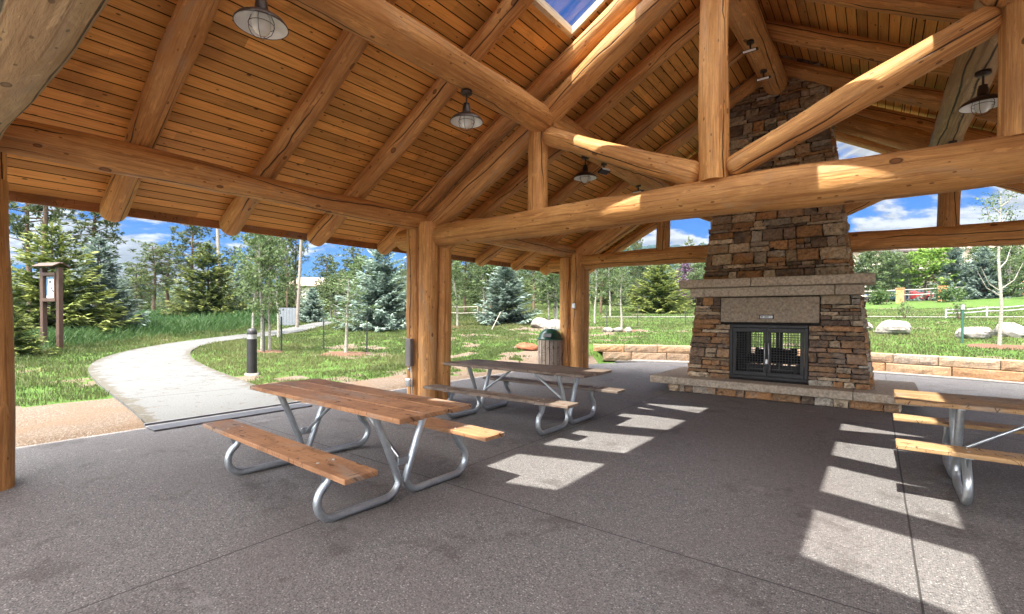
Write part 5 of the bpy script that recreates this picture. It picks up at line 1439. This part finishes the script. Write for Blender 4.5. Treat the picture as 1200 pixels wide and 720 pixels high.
# ------------------------------------------------------------------ grass
def grass():
    R=np.random.RandomState(3)
    def sample(n,a0,a1,d0,d1,pw=1.0):
        a=-R_(37.41)+R.uniform(R_(a0),R_(a1),n); dd=d0+(d1-d0)*R.rand(n)**pw
        return dd*np.sin(a),dd*np.cos(a),dd
    X=[];Y=[];D=[]
    for n,a0,a1,d0,d1,pw in((230000,-58,2,7.,30,1.0),(190000,-14,60,14.,46,1.15),(30000,-56,-5,28,50,1.)):
        x,y,dd=sample(n,a0,a1,d0,d1,pw); X.append(x);Y.append(y);D.append(dd)
    x=np.concatenate(X);y=np.concatenate(Y);dd=np.concatenate(D)
    ok=~((x>-7.72)&(y<wall_y(np.clip(x,-7.65,11))+.40)&(x<12)); ok&=~on_path(x,y,.03)
    dm=dirt(x,y); ok&=R.rand(len(x))>dm*1.06
    n1=fbm(x*.8,y*.8,31); n2=fbm(x*2.6,y*2.6,35)
    ok&=R.rand(len(x))<np.clip((n2-.22)*3.6+.15,.12,1)
    for (mx,my,mr) in((-15.18,7.14,.5),(-13.36,8.79,.7),(-9.6,21,.8),(2.9,19.7,.75)): ok&=np.hypot(x-mx,y-my)>mr
    x,y,dd,n1,n2=x[ok],y[ok],dd[ok],n1[ok],n2[ok]
    # lush tall band beyond the path
    mid=(RL+RR)/2; dl=np.full(len(x),99.)
    for p in RL: dl=np.minimum(dl,np.hypot(x-p[0],y-p[1]))
    left=(x<-13)&(y>np.interp(-x,-RL[:,0],RL[:,1])*0-2)
    south=np.zeros(len(x),bool)
    # side of the path away from the pavilion: compare with nearest left-edge x
    side=y<np.interp(-x,-RL[:,0],RL[:,1])
    tall=np.clip((dl-.9)/1.6,0,1)*side*np.clip((-x-15)/4,0,1)
    tall2=np.clip((n1-.5)*6,0,1)*np.where(x<-7.7,1,.4)
    tp=np.clip((-x-19)/2,0,1)*(~side)*np.clip((y-12)/3,0,1)
    hgt=R.uniform(.03,.08,len(x))*(1+.9*tall2)+tall*R.uniform(.15,.50,len(x))+tp*R.uniform(0,.25,len(x))
    wd=R.uniform(.009,.017,len(x))*(1+tall*.9)*np.clip(dd/12,.8,2.6)
    n=len(x); z=T(x,y)
    a=R.rand(n)*6.283; lean=R.uniform(.15,.75,n)*hgt; b=R.rand(n)*6.283
    P0=np.c_[x-np.cos(a)*wd*.5,y-np.sin(a)*wd*.5,z-.01]; P1=np.c_[x+np.cos(a)*wd*.5,y+np.sin(a)*wd*.5,z-.01]
    mx=np.c_[x+np.cos(b)*lean*.35,y+np.sin(b)*lean*.35,z+hgt*.6]; P2=mx+np.c_[np.cos(a)*wd*.38,np.sin(a)*wd*.38,0*a]; P3=mx-np.c_[np.cos(a)*wd*.38,np.sin(a)*wd*.38,0*a]
    P4=np.c_[x+np.cos(b)*lean,y+np.sin(b)*lean,z+hgt]
    dryp=np.clip((fbm(x*.35,y*.35,51)-.46)*5,0,.5); ti=np.clip(.05+.55*n1+R.uniform(-.1,.5,n)-.3*tall+dryp*(1-tall),0,1)
    V=np.stack([P0,P1,P2,P3,P4],1).reshape(-1,3); i=np.arange(n)[:,None]*5
    F=np.concatenate([i+np.array([[0,1,2]]),i+np.array([[0,2,3]]),i+np.array([[3,2,4]])]); t3=np.tile(ti,3)
    lush=np.tile(tall>.4,3)
    for nm,lab,sel,m in(('grass','short green lawn grass with worn patches',~lush,'grass'),('tall_grass','tall lush grass along the far side of the pale path',lush,'grass_lush')):
        f=F[sel]; uq,inv=np.unique(f,return_inverse=True)
        o=raw_mesh(nm,V[uq],inv.reshape(-1,3),M[m],tint=np.c_[t3[sel],t3[sel],t3[sel]]); tag(o,lab,'grass',None,'stuff')
grass()

# ------------------------------------------------------------------ world, sun, camera
W=bpy.data.worlds.new('World'); SC.world=W; W.use_nodes=True; nt=W.node_tree; g=G(nt)
bg=nt.nodes['Background']; bg.inputs['Strength'].default_value=.15
sky=g.n('ShaderNodeTexSky',sky_type='NISHITA'); sky.sun_disc=False
SD=Vector((-.036,-.52,1)).normalized()
sky.sun_elevation=math.asin(SD.z); sky.sun_rotation=math.atan2(SD.x,SD.y); sky.altitude=2800; sky.air_density=1.0; sky.dust_density=.3; sky.ozone_density=2.5
dirv=g.n('ShaderNodeTexCoord').outputs['Generated']; x,y,z=g.sep(dirv)
zz=g.math('ADD',g.math('MAXIMUM',z,.0),.15)
cp=g.comb(g.math('DIVIDE',x,zz),g.math('DIVIDE',y,zz),0.)
OFF=(15.5,77.2)
n1=g.noise(g.vmath('ADD',cp,(OFF[0],OFF[1],0)),.80,10,.58,.25,'2D'); n2=g.noise(g.vmath('ADD',cp,(7.1,2.2,0)),.25,3,.5,0,'2D')
cl=g.math('ADD',n1,g.math('MULTIPLY',g.math('SUBTRACT',n2,.5),.45))
low=g.maprange(z,.02,.30,.012,.0)
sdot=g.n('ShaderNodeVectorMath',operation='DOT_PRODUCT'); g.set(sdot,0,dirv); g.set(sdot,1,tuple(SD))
near=g.maprange(sdot.outputs['Value'],.10,.95,0.,1.)   # added glow and cloud near the sun, out of view, brightening the interior
mask=g.maprange(g.math('ADD',g.math('ADD',cl,low),g.math('MULTIPLY',near,.10)),.505,.555,0,1)
thick=g.maprange(cl,.54,.74,0,1)
n3=g.noise(g.vmath('ADD',cp,(OFF[0],OFF[1]-.10,0)),.80,10,.58,.25,'2D')
lit=g.maprange(g.math('SUBTRACT',n1,n3),-.04,.05,0,1)
shade=g.math('MULTIPLY',g.maprange(thick,0,1,1.,.5),g.maprange(lit,0,1,.62,1.))
cc=g.mix(1,(.72,.715,.70),g.comb(shade,shade,shade),'MULTIPLY')
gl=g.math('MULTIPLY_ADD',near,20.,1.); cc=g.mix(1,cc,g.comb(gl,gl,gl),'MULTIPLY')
hz_=g.maprange(z,.0,.38,0,1); deep=g.mix(1,sky.outputs[0],g.mix(hz_,(.005,.038,.080),(.010,.070,.152)),'MULTIPLY')
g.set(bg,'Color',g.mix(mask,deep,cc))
L=bpy.data.lights.new('sun','SUN'); L.energy=2.0; L.angle=R_(.53); L.color=(1,.94,.82)
so=bpy.data.objects.new('sun',L); COL.objects.link(so); so.rotation_mode='QUATERNION'; so.rotation_quaternion=SD.to_track_quat('Z','Y'); so.location=(0,0,30)

# air: one closed box of thin haze around the whole scene
hb=MB(); hb.box((0,0,89),(2900,2900,200)); hz=hb.build('haze',None if False else bpy.data.materials.new('haze_air')); tag(hz,None,None,None,'stuff')
hm=hz.data.materials[0]; hm.use_nodes=True; hn=hm.node_tree; hn.nodes.clear(); ho=hn.nodes.new('ShaderNodeOutputMaterial'); hv=hn.nodes.new('ShaderNodeVolumePrincipled')
hv.inputs['Color'].default_value=(.42,.66,1,1); hv.inputs['Density'].default_value=.0001; hn.links.new(hv.outputs[0],ho.inputs['Volume'])
cam=bpy.data.cameras.new('camera'); co=bpy.data.objects.new('camera',cam); COL.objects.link(co); SC.camera=co
a,pt,rl=R_(37.41),R_(-.71),R_(.24)
F=Vector((-math.sin(a)*math.cos(pt),math.cos(a)*math.cos(pt),math.sin(pt))); Rv=Vector((math.cos(a),math.sin(a),0)); U=Rv.cross(F)
R2=Rv*math.cos(rl)+U*math.sin(rl); U2=-Rv*math.sin(rl)+U*math.cos(rl)
co.matrix_world=Matrix(((R2.x,U2.x,-F.x,0),(R2.y,U2.y,-F.y,0),(R2.z,U2.z,-F.z,1.5),(0,0,0,1)))
cam.sensor_width=36; cam.lens=557.9/1200*36; cam.shift_y=(375.7-360)/1200; cam.clip_start=.05; cam.clip_end=5000
SC.view_settings.view_transform='Standard'; SC.view_settings.look='None'; SC.view_settings.gamma=1; SC.view_settings.exposure=3.0
SC.cycles.max_bounces=12; SC.cycles.diffuse_bounces=8; SC.cycles.glossy_bounces=3; SC.cycles.transparent_max_bounces=24; SC.cycles.transmission_bounces=6
SC.cycles.caustics_reflective=False; SC.cycles.caustics_refractive=False; SC.cycles.use_denoising=True; SC.cycles.sample_clamp_indirect=6
